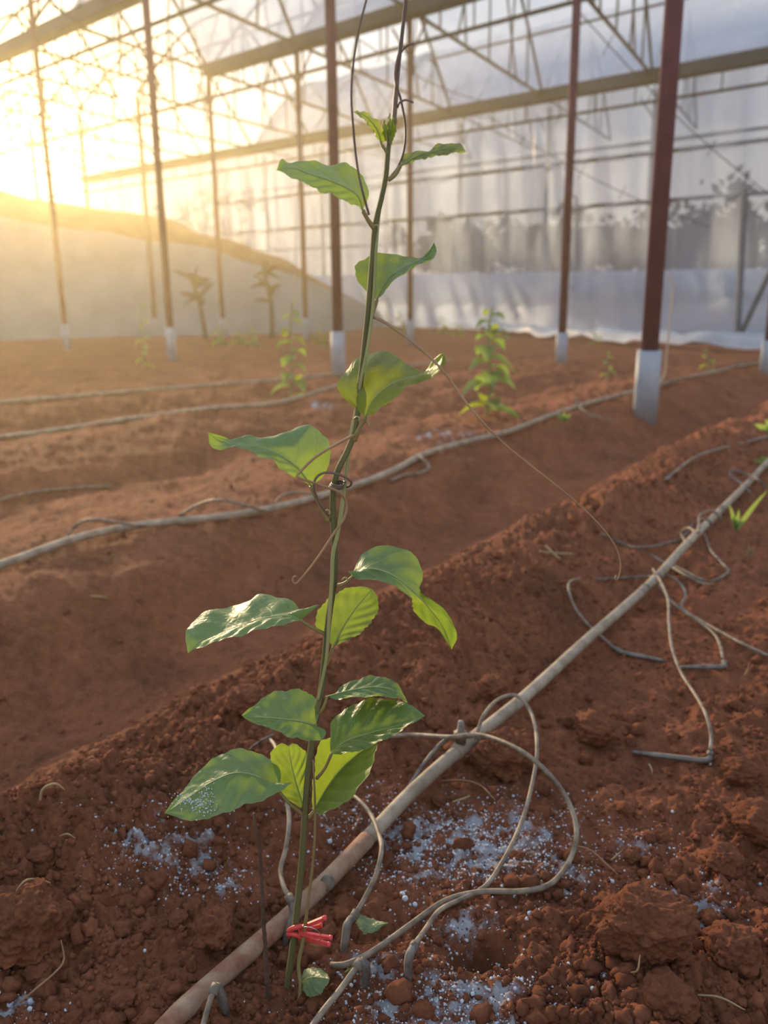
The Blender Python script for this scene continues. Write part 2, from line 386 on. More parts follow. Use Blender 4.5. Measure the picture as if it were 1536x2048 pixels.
def ico(sub=1):
    t = (1+5**.5)/2
    V = np.array([(-1, t, 0), (1, t, 0), (-1, -t, 0), (1, -t, 0), (0, -1, t), (0, 1, t), (0, -1, -t), (0, 1, -t), (t, 0, -1), (t, 0, 1), (-t, 0, -1), (-t, 0, 1)], float)
    V /= np.linalg.norm(V[0])
    Fc = [(0, 11, 5), (0, 5, 1), (0, 1, 7), (0, 7, 10), (0, 10, 11), (1, 5, 9), (5, 11, 4), (11, 10, 2), (10, 7, 6), (7, 1, 8), (3, 9, 4), (3, 4, 2), (3, 2, 6), (3, 6, 8), (3, 8, 9), (4, 9, 5), (2, 4, 11), (6, 2, 10), (8, 6, 7), (9, 8, 1)]
    for _ in range(sub):
        V = list(V); mid = {}; G = []
        def mp(a, b):
            k = (min(a, b), max(a, b))
            if k not in mid:
                q = V[a]+V[b]; V.append(q/np.linalg.norm(q)); mid[k] = len(V)-1
            return mid[k]
        for a, b, c in Fc:
            x, y, z = mp(a, b), mp(b, c), mp(c, a); G += [(a, x, z), (b, y, x), (c, z, y), (x, y, z)]
        Fc = G; V = np.array(V)
    return np.array(V), np.array(Fc)

# ------------------------------------------------------------------ ground
ang = np.radians(np.r_[np.linspace(-62, -34, 60, endpoint=False), np.linspace(-34, 36, 700, endpoint=False), np.linspace(36, 62, 60)])
rad = np.exp(np.r_[np.linspace(math.log(.48), math.log(1.75), 560, endpoint=False), np.linspace(math.log(1.75), math.log(26), 340)])
AA, RR = np.meshgrid(ang, rad)
GX, GY = np.sin(AA)*RR, np.cos(AA)*RR-.35
GZ = terrain(GX, GY)
V = np.stack([GX.ravel(), GY.ravel(), GZ.ravel()], 1)
nr, nc = GX.shape; I = np.arange(nr*nc).reshape(nr, nc)
Q = np.stack([I[:-1, :-1], I[:-1, 1:], I[1:, 1:], I[1:, :-1]], -1).reshape(-1, 4)
me = fast_mesh('floor', V, Q[:, ::-1])
POWDER = [(330, 1700, .055, .028, .62), (400, 1740, .035, .02, .5), (285, 1745, .03, .02, .4), (930, 1660, .10, .06, .50), (880, 1720, .06, .035, .5), (1010, 1690, .06, .04, .45), (760, 1660, .07, .05, .3),
          (860, 2010, .055, .035, .62), (940, 2040, .07, .03, .5), (20, 2040, .03, .02, .45), (1390, 1800, .04, .03, .38), (1290, 1690, .03, .02, .35), (1020, 2030, .06, .03, .3), (900, 1860, .04, .02, .35), (1080, 1740, .05, .03, .35),
          (870, 870, .16, .12, .35), (640, 815, .12, .1, .4), (450, 1765, .02, .012, .5), (750, 1960, .05, .03, .3)]
pw = np.zeros(len(V))
for (a, b, rx, ry, s) in POWDER:
    c = gp(a, b)
    pw = np.maximum(pw, s*np.exp(-(((V[:, 0]-c[0])/rx)**2+((V[:, 1]-c[1])/ry)**2)))
pw = pw*(1+.9*vnoise(V[:, 0]*45, V[:, 1]*45, 77)) + np.where(pw > .1, .35*vnoise(V[:, 0]*110, V[:, 1]*110, 78), 0)
pw = pw*np.clip(.95+1.5*vnoise(V[:, 0]*70, V[:, 1]*70, 79)+1.2*vnoise(V[:, 0]*170, V[:, 1]*170, 80), .1, 1.5)
at = me.attributes.new('powder', 'FLOAT', 'POINT'); at.data.foreach_set('value', np.clip(pw, 0, .64).astype(np.float32))
floor = tag(link('floor', me, 'soil'), 'tilled red soil in ridges and furrows', 'soil', kind='structure')
# ground further out, beyond the plastic
xs = np.linspace(-140, 140, 40); ys = np.linspace(19, 200, 30)
XX, YY = np.meshgrid(xs, ys); ZZ = -.50+0*XX + .35*vnoise(XX*.1, YY*.1, 9)
I = np.arange(XX.size).reshape(XX.shape); Q = np.stack([I[:-1, :-1], I[:-1, 1:], I[1:, 1:], I[1:, :-1]], -1).reshape(-1, 4)
tag(link('outside_ground', fast_mesh('outside_ground', np.stack([XX.ravel(), YY.ravel(), ZZ.ravel()], 1), Q), 'outside'), 'dull open ground beyond the plastic wall', 'ground', kind='structure')

# ------------------------------------------------------------------ greenhouse frame
DA = np.array([.714, -.700, 0]); DB = np.array([.445, .8955, 0]); O2 = np.array([.33, 10.17, 0]); BAY, SPAN, ZG = 1.87, 5.05, 3.3
def node(i, j, z=ZG): return O2+DA*BAY*i+DB*SPAN*j+np.array([0, 0, z])
def gz(p): return float(base_z(p[0], p[1]))
def post(base, r, top, label, group, sleeve=.25, material='post', brace=True):
    base = np.array([base[0], base[1], gz(base)])
    e = thing('greenhouse_post', base, label, 'post', group)
    part('pipe', bar(base-[0, 0, .1], [base[0], base[1], top], r, 14), material, e)
    if sleeve:
        h = sleeve; k = r*1.42
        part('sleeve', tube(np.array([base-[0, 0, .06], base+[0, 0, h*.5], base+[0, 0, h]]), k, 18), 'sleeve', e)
    if brace:
        for s in (-1, 1): part('brace', bar([base[0], base[1], top-.42], np.array([base[0], base[1], top-.08])+DA*s*.26, .013, 6), material, e)
    return e
for (px, py, r, lab) in ((1290, 830, .035, 'thickest dark red steel post in a white sleeve with twine hanging beside it'), (678, 752, .031, 'red steel post in a white sleeve standing close behind the main vine'), (345, 720, .028, 'hazy red post in a pale sleeve beside the leaning dry stalk'), (135, 700, .028, 'sun-veiled red post in a pale sleeve under the brightest glow')):
    post(gp(px, py), r, ZG, lab, 'near row of red posts', .27)
for (px, py, r, lab) in ((1122, 725, .028, 'slim red steel post in a pale sleeve between the young vine and the thickest post'), (1532, 745, .03, 'red steel post in a pale sleeve beside the blue-grey wall post')):
    post(gp(px, py), r, ZG, lab, 'second row of red posts', .21)
for i in (-5, -4, -3, -2, -1, 0):
    post(node(i, 0), .034, ZG-.05, 'far red post under the middle gutter beside the sheeted bank', 'red posts under the middle gutter', .28)
for i in (-5, -4, -3, -2, -1, 0, 1, 2, 3):
    post(node(i, 1.085), .04, ZG-.1, 'dim post of the clear plastic wall under the far gutter', 'posts under the far gutter', 0, 'post_grey')

def gutter(j, i0, i1, label, w=.17, h=.13, z=ZG):
    a, b = node(i0, j, z), node(i1, j, z)
    e = thing('gutter', a, label, 'gutter')
    # open channel: floor and two upright lips, with a rail hung below on short hangers
    x = np.cross((b-a)/np.linalg.norm(b-a), [0, 0, 1.])
    part('channel', join(box_along(a-[0, 0, h/2], b-[0, 0, h/2], w, .02), box_along(a+x*w/2, b+x*w/2, .015, h), box_along(a-x*w/2, b-x*w/2, .015, h)), 'gutter', e, False)
    part('rail', bar(a-[0, 0, .34], b-[0, 0, .34], .022, 8), 'steel', e)
    n = int(np.linalg.norm(b-a)/.64)
    for k in range(n+1):
        p = a+(b-a)*k/n; part('hanger', bar(p-[0, 0, .05], p-[0, 0, .34], .010, 6), 'steel', e)
gutter(-.5, -8, 3, 'dark gutter over the near bays, high beside the glowing sky')
gutter(0, -2, 4, 'dark middle gutter crossing above the vine tip')
gutter(1, -8.1, 5, 'long far gutter carrying the top of the clear plastic wall', .22, .16)
r_ = thing('eave_rail', node(-9, 0, ZG-.34), 'thin rail running on from the middle gutter into the glow', 'rail')
part('pipe', bar(node(-9, 0, ZG-.34), node(-2, 0, ZG-.34), .026, 8), 'steel', r_)
r_ = thing('eave_rail', node(-14, 1, ZG-.3), 'thin rail running on from the far gutter towards the sun', 'rail')
part('pipe', bar(node(-14, 1, ZG-.3), node(-8.1, 1, ZG-.3), .03, 8), 'steel', r_)

def truss(i, j0, j1, rise, label, group, webs=5):
    a, b = node(i, j0), node(i, j1); e = thing('roof_truss', a, label, 'truss', group)
    mid = (a+b)/2+[0, 0, rise]
    part('bottom_chord', bar(a, b, .022, 8), 'steel', e)
    arcs = []
    for s, q in ((0, a), (1, b)):
        c = (q+mid)/2+[0, 0, rise*.13]; arcs.append(spline([q, c, mid], 9))
        part('rafter', tube(arcs[-1], .022, 8), 'steel', e)
    for k in range(1, webs+1):
        f = k/(webs+1); p = a+(b-a)*f
        arc = arcs[0] if f <= .5 else arcs[1]; g = f*2 if f <= .5 else (1-f)*2
        q = arc[min(8, int(round(g*8)))]
        part('web_bar', bar(p, q, .014, 6), 'steel', e)
    if webs < 3: return
    f0, f1 = a+(b-a)*.27, a+(b-a)*.73
    part('web_bar', bar(f0, arcs[0][7], .014, 6), 'steel', e); part('web_bar', bar(f1, arcs[1][7], .014, 6), 'steel', e)
for i in range(-8, 5):
    truss(i, 0, 1, 1.75, 'dark arched roof truss spanning from the middle gutter to the far gutter', 'trusses of the far span')
for i in [-7.1, -6.5, -5.85, -5.2, -4.55, -3.9, -3.3, -2.65, -2, -1, 0, 1]:
    truss(i, -.5, 0, 1.1, 'dark arched roof truss between the near gutter and the middle gutter', 'trusses of the near span', 2)
for i in (-4, -3, -2, -1, 0, 1, 2, 3):
    truss(i, 1, 2, 1.75, 'blurred truss of the next span seen through the plastic wall', 'trusses beyond the plastic wall', 4)
# long purlins / wall rails
for k, (z, j, lab) in enumerate(((2.30, 1.05, 'upper pipe rail across the clear plastic wall'), (1.62, 1.05, 'middle pipe rail across the clear plastic wall'), (2.75, 1.45, 'pipe rail of the next bay behind the plastic wall'), (1.25, 1.3, 'low pipe rail of the next bay behind the plastic wall'))):
    solo('wall_rail', *bar(node(-5, j, z), node(5, j, z), .028, 8), 'steel', lab, 'rail')
for k, (j, z) in enumerate(((.22, ZG+.72), (.80, ZG+.62))):
    solo('purlin', *bar(node(-8 if k == 0 else -1, j, z), node(5, j, z), .017, 8), 'steel', ('thin purlin under the roof plastic on the middle gutter side', 'thin purlin under the roof plastic on the far gutter side')[k], 'purlin')
# trellis wires
for (p0, p1, z, lab) in (((1120, -20), (1560, 405), (3.0, 10.3), 'thin trellis wire slanting past the thick red post'), ((975, 231), (1420, 455), (2.75, 11.2), 'thin trellis wire slanting from far gutter towards the shrubs'), ((690, 60), (1000, 210), (2.9, 12.5), 'thin trellis wire crossing behind the vine tip'), ((100, 10), (420, 150), (2.9, 12.5), 'thin trellis wire crossing the glowing sky')):
    a, b = at_z(*p0, z[0]), at_y(*p1, z[1]); q = [a+(b-a)*f-np.array([0, 0, .12*math.sin(math.pi*f)]) for f in np.linspace(0, 1, 12)]
    w = thing('trellis_wire', a, lab, 'wire'); part('strand', tube(q, .006, 5), 'steel', w)
    for s in (2, 4, 5, 7, 9):
        d = np.array([.05, .02, .09])*(1 if s % 2 else -1); part('tie', bar(q[s]-d, q[s]+d, .005, 5), 'steel', w)

# ------------------------------------------------------------------ plastic film
def sheet(name, A, B, z0f, z1f, material, label, nx=120, nz=24, fold=.06, seed=0, zrow=None, cat='film'):
    """hanging plastic between two nodes with soft vertical folds"""
    d = (B-A)/np.linalg.norm(B-A); nrm = np.cross(d, [0, 0, 1.]); u = np.linspace(0, 1, nx); v = np.linspace(0, 1, nz)
    UU, VV = np.meshgrid(u, v); X = A[0]+(B[0]-A[0])*UU; Y = A[1]+(B[1]-A[1])*UU
    Z = z0f(X, Y)*(1-VV)+z1f*VV
    L = np.linalg.norm(B-A)*UU
    off = fold*(vnoise(L*2.2+VV*.8, VV*1.2, seed)+.5*vnoise(L*6+VV*3, VV*1.5, seed+1)+.25*vnoise(L*14+VV*5, VV*2, seed+2))*(.35+1.3*np.sin(math.pi*VV))
    V = np.stack([(X+nrm[0]*off).ravel(), (Y+nrm[1]*off).ravel(), Z.ravel()], 1)
    I = np.arange(V.shape[0]).reshape(UU.shape); Q = np.stack([I[:-1, :-1], I[:-1, 1:], I[1:, 1:], I[1:, :-1]], -1).reshape(-1, 4)
    return tag(link(name, fast_mesh(name, V, Q), material), label, cat, kind='structure')
lowz = lambda X, Y: base_z(X, Y)-.1
sheet('wall_far', node(-8.1, 1.03), node(5, 1.03), lambda X, Y: base_z(X, Y)+.5, ZG+.02, 'wallfilm', 'wrinkled clear plastic wall hanging under the far gutter', 260, 40, .22, 50)
sheet('wall_far_apron', node(-4, 1.00), node(5, 1.00), lowz, .62, 'apron', 'milky blue-grey plastic apron along the foot of the clear wall', 200, 14, .16, 60)
# roof film over the bays that still have it
def roof(i0, i1, j0, j1, rise, label, half=None):
    n, mrows = int((i1-i0)*8)+1, 18; fi = np.linspace(i0, i1, n); fj = np.linspace(0, 1, mrows)
    if half: fj = np.linspace(half[0], half[1], mrows)
    V = []
    for f in fj:
        g = 1-abs(2*f-1); zz = rise*(g+.52*g*(1-g))
        for i in fi:
            p = node(i, j0+(j1-j0)*f); s = .05*math.sin(math.pi*((i-math.floor(i))))
            V.append(p+[0, 0, zz+.05-s+.03*float(vnoise(np.array(i*5.), np.array(f*9.), 71))])
    V = np.array(V); I = np.arange(len(V)).reshape(len(fj), n); Q = np.stack([I[:-1, :-1], I[:-1, 1:], I[1:, 1:], I[1:, :-1]], -1).reshape(-1, 4)
    return tag(link('ceiling', fast_mesh('ceiling', V, Q), 'film'), label, 'film', kind='structure')
roof(-1, 5, 0, 1, 1.75, 'milky roof plastic over the far span')
roof(-2, 3, -.5, 0, 1.1, 'milky roof plastic over the near span')
roof(-4, 5, 1, 2, 1.75, 'milky roof plastic of the next span')

# ------------------------------------------------------------------ sheeted bank on the left
BK = [(-16, 9.6), (-9.5, 11.5), (-6, 12.9), (-3.2, 14.0), (-1.0, 15.2), (.1, 16.6)]
def bank_line(u): return spline([(a, b, 0) for a, b in BK], 90)
bl = bank_line(0); nb = len(bl)
tanv = np.gradient(bl, axis=0); tanv /= np.linalg.norm(tanv, axis=1)[:, None]; nrmv = np.stack([-tanv[:, 1], tanv[:, 0], 0*tanv[:, 0]], 1)
uu = np.linspace(0, 1, nb)
Hb = np.interp(uu, [0, .45, .62, .78, .9, 1], [2.75, 2.55, 2.30, 1.85, 1.2, .35])
prof = [(0, -.12), (.15, .02), (.5, .25), (.9, .52), (1.25, .74), (1.45, .84), (1.7, .93), (2.1, 1.0), (3.2, 1.0), (6, .75)]
def bank_mesh(name, rows, mat_, label, cat, kind, lift, f_hi=None, rag=0, amp=.12):
    V = []
    for (d, h) in rows:
        for k in range(nb):
            p = bl[k]+nrmv[k]*d*(Hb[k]/2.2)
            z0 = gz(bl[k]); z = z0+Hb[k]*h+lift
            nz_ = float(vnoise(np.array(k*.35), np.array(d*2.), 81))*amp + rag*float(vnoise(np.array(k*.9), np.array(h*4.), 82))
            V.append(p+np.array([0, 0, z+nz_]))
    V = np.array(V); I = np.arange(len(V)).reshape(len(rows), nb); Q = np.stack([I[:-1, :-1], I[:-1, 1:], I[1:, 1:], I[1:, :-1]], -1).reshape(-1, 4)
    return tag(link(name, fast_mesh(name, V, Q), mat_), label, cat, kind=kind)
bank_mesh('soil_bank', prof, 'bank', 'bare brown soil bank rising behind the posts', 'bank', 'structure', 0)
tr = [(d, h) for d, h in np.stack([np.interp(np.linspace(0, 1.32, 14), [p[0] for p in prof], [p[0] for p in prof]), np.interp(np.linspace(0, 1.32, 14), [p[0] for p in prof], [p[1] for p in prof])], 1)]
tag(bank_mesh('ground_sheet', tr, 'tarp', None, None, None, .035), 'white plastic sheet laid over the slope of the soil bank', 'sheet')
# white strip at the foot of the clear wall
edge = [gp(x, y) for x, y in ((752, 628), (830, 640), (930, 655), (1010, 668), (1120, 680), (1250, 690), (1400, 699), (1536, 704))]
E_ = spline(edge, 90); V, Fc = [], []
for k, p in enumerate(E_):
    w = .55*max(.12, 1-k/70)+.12*float(vnoise(np.array(k*.5), np.array(0.), 91))
    nrm = np.array([.62, .78, 0])
    for f in (0, .25, .5, .75, 1):
        q = p+nrm*w*f*2.0; V.append((q[0], q[1], gz(q)+.05+.10*math.sin(f*3)+.07*float(vnoise(np.array(k*.8), np.array(f*4.), 92))))
for k in range(len(E_)-1):
    for s in range(4): a = k*5+s; Fc.append((a, a+1, a+6, a+5))
solo('plastic_strip', V, Fc, 'strip', 'crumpled white plastic strip along the foot of the clear wall', 'sheet')

# ------------------------------------------------------------------ haze inside the greenhouse
hz, nt, out = mat('golden_haze')
vs = N(nt, 'ShaderNodeVolumeScatter', ins={'Color': (1, .87, .52, 1), 'Density': .0125, 'Anisotropy': .72}); nt.links.new(vs.outputs[0], out.inputs['Volume'])
HB = [(-13, -2.0), (8, -2.0), (8, 15.5), (-13, 15.5)]
V = [(x, y, z) for z in (-1.2, 3.25) for x, y in HB]
o = link('haze', mesh_of('haze', V, [(3, 2, 1, 0), (4, 5, 6, 7), (0, 1, 5, 4), (1, 2, 6, 5), (2, 3, 7, 6), (3, 0, 4, 7)], False), hz)
tag(o, 'golden sunlit haze filling the greenhouse air', 'haze', kind='stuff')

#PART2
# ------------------------------------------------------------------ the vine
VY = .53
def VP(x, y, dy=0.0): return at_y(x, y, VY+dy)
VBASE = VP(572, 2006)
vine = thing('climbing_vine', VBASE, 'young climbing vine with heart-shaped green leaves growing upright from the soil', 'vine')
ST = [(568, 2030, 0), (576, 1960, 0), (586, 1890, 0), (595, 1810, 0), (604, 1720, 0), (610, 1630, 0), (617, 1540, 0), (627, 1460, 0), (641, 1390, 0), (649, 1320, 0), (657, 1240, 0), (668, 1160, 0), (669, 1100, 0), (666, 1040, 0), (666, 985, 0), (674, 945, 0), (693, 905, 0), (707, 870, 0), (714, 830, 0), (720, 770, 0), (729, 690, 0), (738, 600, 0), (745, 510, 0), (750, 450, 0), (762, 400, 0), (772, 350, 0), (775, 310, 0), (777, 292, 0)]
stem_pts = spline([VP(*q) for q in ST], 150)
part('stem', tube(stem_pts, [.0022, .0023, .0022, .0021, .0020, .0019, .0018, .0017, .0016, .0013], 14, lobes=5), 'stem', vine)
TW = [(636, 1400, -.003), (652, 1320, -.004), (659, 1230, -.004), (664, 1160, -.004), (666, 1110, -.004), (676, 1064, -.002), (684, 1014, .002), (689, 973, .004), (696, 915, .004), (704, 860, .004), (712, 820, .003), (722, 760, -.002), (736, 690, -.004), (747, 600, -.003), (752, 500, -.001), (758, 430, .003), (765, 390, .002)]
part('twining_stem', tube(spline([VP(*q) for q in TW], 110), [.0009, .0013, .0013, .0013, .0010, .0010, .0009], 8, lobes=3), 'stem2', vine)
LOW = [(626, 1520, -.003), (630, 1610, -.003), (628, 1700, -.003), (618, 1790, -.003), (606, 1880, -.003), (597, 1930, -.005), (601, 1975, -.008), (594, 2015, -.012), (572, 2060, -.02)]
part('twining_stem', tube(spline([VP(*q) for q in LOW], 60), [.0006, .0008, .0009, .0011, .0014, .0014, .0012], 8, lobes=3), 'petiole', vine)
part('shoot', tube(spline([VP(*q) for q in ((777, 292, 0), (787, 245, 0), (792, 190, 0), (797, 130, 0), (804, 70, 0), (812, 0, 0), (818, -60, 0))], 40), [.0012, .0014, .0012, .0011, .0011], 9), 'tendril_dark', vine)
def leaf(mid, le, re, petiole=None, material='leaf', bulge=.10, pucker=.0007, parent=vine, nu=64, nv=16, rp=.0011, P=VP):
    """mid: base to tip; le / re: the two margins between base and tip (pixel x, y, depth)"""
    M = spline([P(*q) for q in mid], nu)
    A = spline([P(*mid[0])]+[P(*q) for q in le]+[P(*mid[-1])], nu); B = spline([P(*mid[0])]+[P(*q) for q in re]+[P(*mid[-1])], nu)
    V, uv = [], []
    for i in range(nu):
        u = i/(nu-1)
        wl_, wr_ = np.linalg.norm(A[i]-M[i]), np.linalg.norm(B[i]-M[i])
        tm = M[min(nu-1, i+1)]-M[max(0, i-1)]; tm /= np.linalg.norm(tm)+1e-9
        nn = np.cross(tm, B[i]-A[i]); nn /= np.linalg.norm(nn)+1e-9
        for k in range(nv+1):
            v = 2*k/nv-1; E_, w = (A[i], wl_) if v < 0 else (B[i], wr_); a = abs(v)
            p = M[i]*(1-a)+E_*a
            ph = u*6.5-a*1.9
            off = bulge*w*4*a*(1-a)*.5 + 1.5*pucker*math.cos(2*math.pi*ph)*a*(1.25-a)*2*min(1, w/.012)*math.sin(math.pi*min(1, u*1.05))
            off += .0006*math.sin(u*23+a*5+i*.0)*a
            p = p+nn*off
            if a > .99: p = p+(E_-M[i])/(w+1e-9)*(.00042*math.sin(u*95)+.0004*math.sin(u*37+v))*math.sin(math.pi*u)
            V.append(p); uv.append((u, (v+1)/2))
    Fc = []
    for i in range(nu-1):
        for k in range(nv):
            a = i*(nv+1)+k; Fc.append((a, a+1, a+nv+2, a+nv+1))
    lf = part('leaf', (V, Fc), material, parent, uv=uv)
    c = V[nv//2::nv+1]
    part('midrib', tube(np.array(c[::3]), [.0006, .0004, .0001], 6), 'vein', lf)
    if petiole:
        part('petiole', tube(spline([P(*q) for q in petiole]+[P(*mid[0])], 18), [rp*1.35, rp, rp], 8), 'petiole', lf)
    return lf
LEAVES = {}
# low left leaf with powder on it
LEAVES['a'] = leaf([(558, 1583, .0), (522, 1556, .004), (475, 1545, .006), (425, 1563, .002), (370, 1600, -.004), (329, 1627, -.008)],
     [(560, 1545, .012), (538, 1516, .022), (494, 1500, .028), (453, 1502, .028), (409, 1532, .020), (364, 1581, .008)],
     [(584, 1566, -.008), (546, 1590, -.012), (514, 1605, -.018), (481, 1613, -.022), (457, 1622, -.024), (425, 1635, -.024), (381, 1641, -.018)], [(606, 1628, 0), (580, 1608, -.002)], bulge=-.10)
# pair behind the stem
leaf([(607, 1613, .004), (596, 1580, .010), (584, 1535, .014), (577, 1492, .016)],
     [(598, 1614, .006), (565, 1590, .014), (548, 1550, .018), (541, 1508, .018), (560, 1488, .016)], [(616, 1590, .008), (616, 1545, .012), (612, 1505, .014), (590, 1488, .016)], [(612, 1630, .001)], 'leaf', bulge=.12, pucker=.0011)
leaf([(627, 1623, .004), (655, 1574, .018), (685, 1536, .028), (724, 1502, .032), (754, 1486, .028)],
     [(623, 1590, .008), (629, 1545, .014), (633, 1500, .020), (656, 1476, .026), (700, 1470, .028), (735, 1478, .026)], [(647, 1627, -.012), (695, 1601, -.026), (732, 1557, -.022), (749, 1516, .000)], [(616, 1636, .001)], 'leaf', bulge=.12, pucker=.0013)
leaf([(663, 1508, -.012), (690, 1483, -.014), (740, 1466, -.014), (800, 1450, -.014), (850, 1431, -.014)],
     [(659, 1482, -.004), (662, 1450, .004), (679, 1427, .008), (708, 1408, .012), (744, 1397, .012), (784, 1399, .008), (825, 1412, -.004)], [(683, 1508, -.022), (724, 1500, -.028), (760, 1484, -.030), (804, 1460, -.026)], [(634, 1556, 0), (650, 1536, -.006)], bulge=-.12, pucker=.0009)
leaf([(654, 1393, -.002), (700, 1381, .004), (750, 1374, .008), (790, 1382, .010), (816, 1405, .010)],
     [(672, 1384, .010), (695, 1365, .020), (732, 1354, .026), (768, 1353, .026), (792, 1367, .020), (809, 1389, .014)], [(672, 1398, -.006), (708, 1394, -.010), (756, 1392, -.010), (792, 1396, -.002)], [(640, 1425, 0), (648, 1412, -.002)], bulge=.15)
leaf([(632, 1450, -.008), (594, 1441, -.012), (546, 1436, -.014), (510, 1434, -.014), (483, 1431, -.014)],
     [(639, 1424, .0), (637, 1402, .006), (611, 1383, .014), (578, 1379, .016), (546, 1385, .014), (514, 1405, .002)], [(650, 1462, -.014), (642, 1479, -.020), (603, 1480, -.028), (562, 1466, -.028), (522, 1450, -.022), (494, 1441, -.018)], [(628, 1462, -.003)], bulge=-.10)
leaf([(600, 1240, -.006), (574, 1231, -.008), (522, 1238, -.010), (461, 1258, -.014), (409, 1280, -.018), (376, 1307, -.022)],
     [(637, 1211, .004), (619, 1221, .010), (603, 1222, .014), (582, 1199, .022), (550, 1195, .026), (518, 1188, .028), (498, 1198, .026), (461, 1215, .020), (417, 1221, .012), (381, 1246, .002), (372, 1268, -.010)],
     [(598, 1243, -.014), (562, 1249, -.022), (522, 1259, -.028), (481, 1270, -.032), (421, 1287, -.032), (389, 1299, -.026)], [(650, 1268, 0), (626, 1256, -.003)], bulge=.10)
leaf([(667, 1294, .006), (684, 1258, .012), (708, 1221, .016), (728, 1197, .018), (744, 1178, .018)],
     [(655, 1280, .010), (634, 1256, .014), (631, 1237, .016), (641, 1214, .018), (663, 1193, .020), (691, 1177, .022), (722, 1173, .020)], [(683, 1285, .006), (716, 1270, .008), (744, 1242, .010), (757, 1217, .012), (754, 1193, .014)], [(652, 1330, .002), (660, 1312, .004)], 'leaf', bulge=.10)
leaf([(706, 1153, -.006), (738, 1137, -.010), (785, 1150, -.014), (826, 1182, -.016), (861, 1220, -.016), (888, 1258, -.012), (903, 1300, -.008)],
     [(712, 1130, .004), (724, 1106, .014), (756, 1094, .022), (788, 1093, .024), (825, 1106, .022), (845, 1137, .014), (842, 1165, .004), (838, 1182, -.006), (868, 1203, -.020), (903, 1236, -.022), (913, 1274, -.014)],
     [(695, 1141, -.012), (716, 1157, -.018), (756, 1162, -.026), (790, 1172, -.030), (820, 1194, -.026), (827, 1221, -.008), (849, 1244, -.004), (873, 1254, -.006), (889, 1280, -.006)], [(674, 1172, 0), (690, 1166, -.003)], bulge=.10)
leaf([(622, 972, -.008), (594, 935, -.012), (550, 905, -.012), (505, 890, -.014), (471, 886, -.018), (440, 882, -.024), (416, 865, -.030)],
     [(646, 953, -.004), (661, 912, .006), (659, 885, .012), (644, 867, .018), (622, 852, .022), (595, 855, .022), (565, 868, .016), (524, 876, .008), (493, 872, .0), (471, 880, -.008), (444, 873, -.020)],
     [(591, 954, -.020), (561, 938, -.026), (542, 920, -.030), (505, 905, -.030), (471, 895, -.030), (437, 898, -.030), (418, 889, -.032)], [(657, 1042, 0), (640, 1010, -.004), (630, 990, -.006)], bulge=.12, rp=.0014)
leaf([(731, 834, -.006), (746, 800, -.008), (780, 770, -.010), (820, 755, -.014), (852, 748, -.020), (872, 730, -.026), (889, 706, -.030)],
     [(705, 812, .002), (682, 791, .010), (676, 770, .014), (690, 746, .020), (709, 719, .026), (735, 706, .030), (761, 702, .030), (788, 710, .026), (808, 727, .018), (845, 750, -.004), (866, 719, -.018), (879, 707, -.026)],
     [(750, 825, -.016), (777, 806, -.022), (814, 776, -.028), (856, 758, -.032), (876, 749, -.036), (889, 731, -.036)], [(708, 880, 0), (718, 858, -.003)], 'leaf_young', bulge=-.14, rp=.0014)
leaf([(754, 599, .006), (776, 558, .010), (807, 535, .014), (841, 519, .018), (857, 503, .020), (868, 485, .022)],
     [(742, 592, .010), (720, 568, .018), (709, 538, .024), (720, 521, .028), (750, 509, .030), (780, 506, .030), (814, 513, .028), (838, 518, .024), (856, 500, .024)], [(761, 592, .000), (780, 568, -.004), (814, 541, -.004), (845, 524, .004), (871, 514, .010), (872, 497, .018)], [(742, 634, 0), (750, 614, .004)], bulge=.12)
leaf([(726, 421, -.004), (712, 388, -.008), (667, 364, -.012), (622, 349, -.016), (584, 336, -.020), (553, 341, -.024)],
     [(735, 394, .004), (735, 371, .010), (720, 345, .014), (693, 328, .014), (667, 329, .012), (622, 322, .004), (584, 324, -.006), (564, 319, -.016)], [(709, 410, -.014), (663, 390, -.022), (622, 373, -.028), (584, 354, -.030)], [(748, 456, 0), (736, 440, -.002)], 'leaf', bulge=-.10, rp=.0013)
leaf([(764, 290, -.002), (755, 262, -.004), (740, 241, -.007), (724, 228, -.010), (708, 224, -.013)],
     [(770, 274, .006), (761, 250, .008), (743, 231, .006), (724, 222, -.004)], [(752, 271, -.010), (739, 252, -.014), (724, 235, -.016)], [(775, 306, 0)], 'leaf_young', bulge=-.12, rp=.0009)
leaf([(801, 332, -.002), (835, 312, -.003), (870, 302, -.005), (905, 296, -.008), (933, 303, -.012)],
     [(804, 314, .008), (833, 302, .014), (860, 299, .014), (882, 288, .012), (912, 286, .004), (928, 295, -.006)], [(826, 323, -.010), (856, 314, -.014), (897, 308, -.016)], [(776, 360, 0), (790, 350, -.001)], 'leaf_young', bulge=.12, rp=.0011)
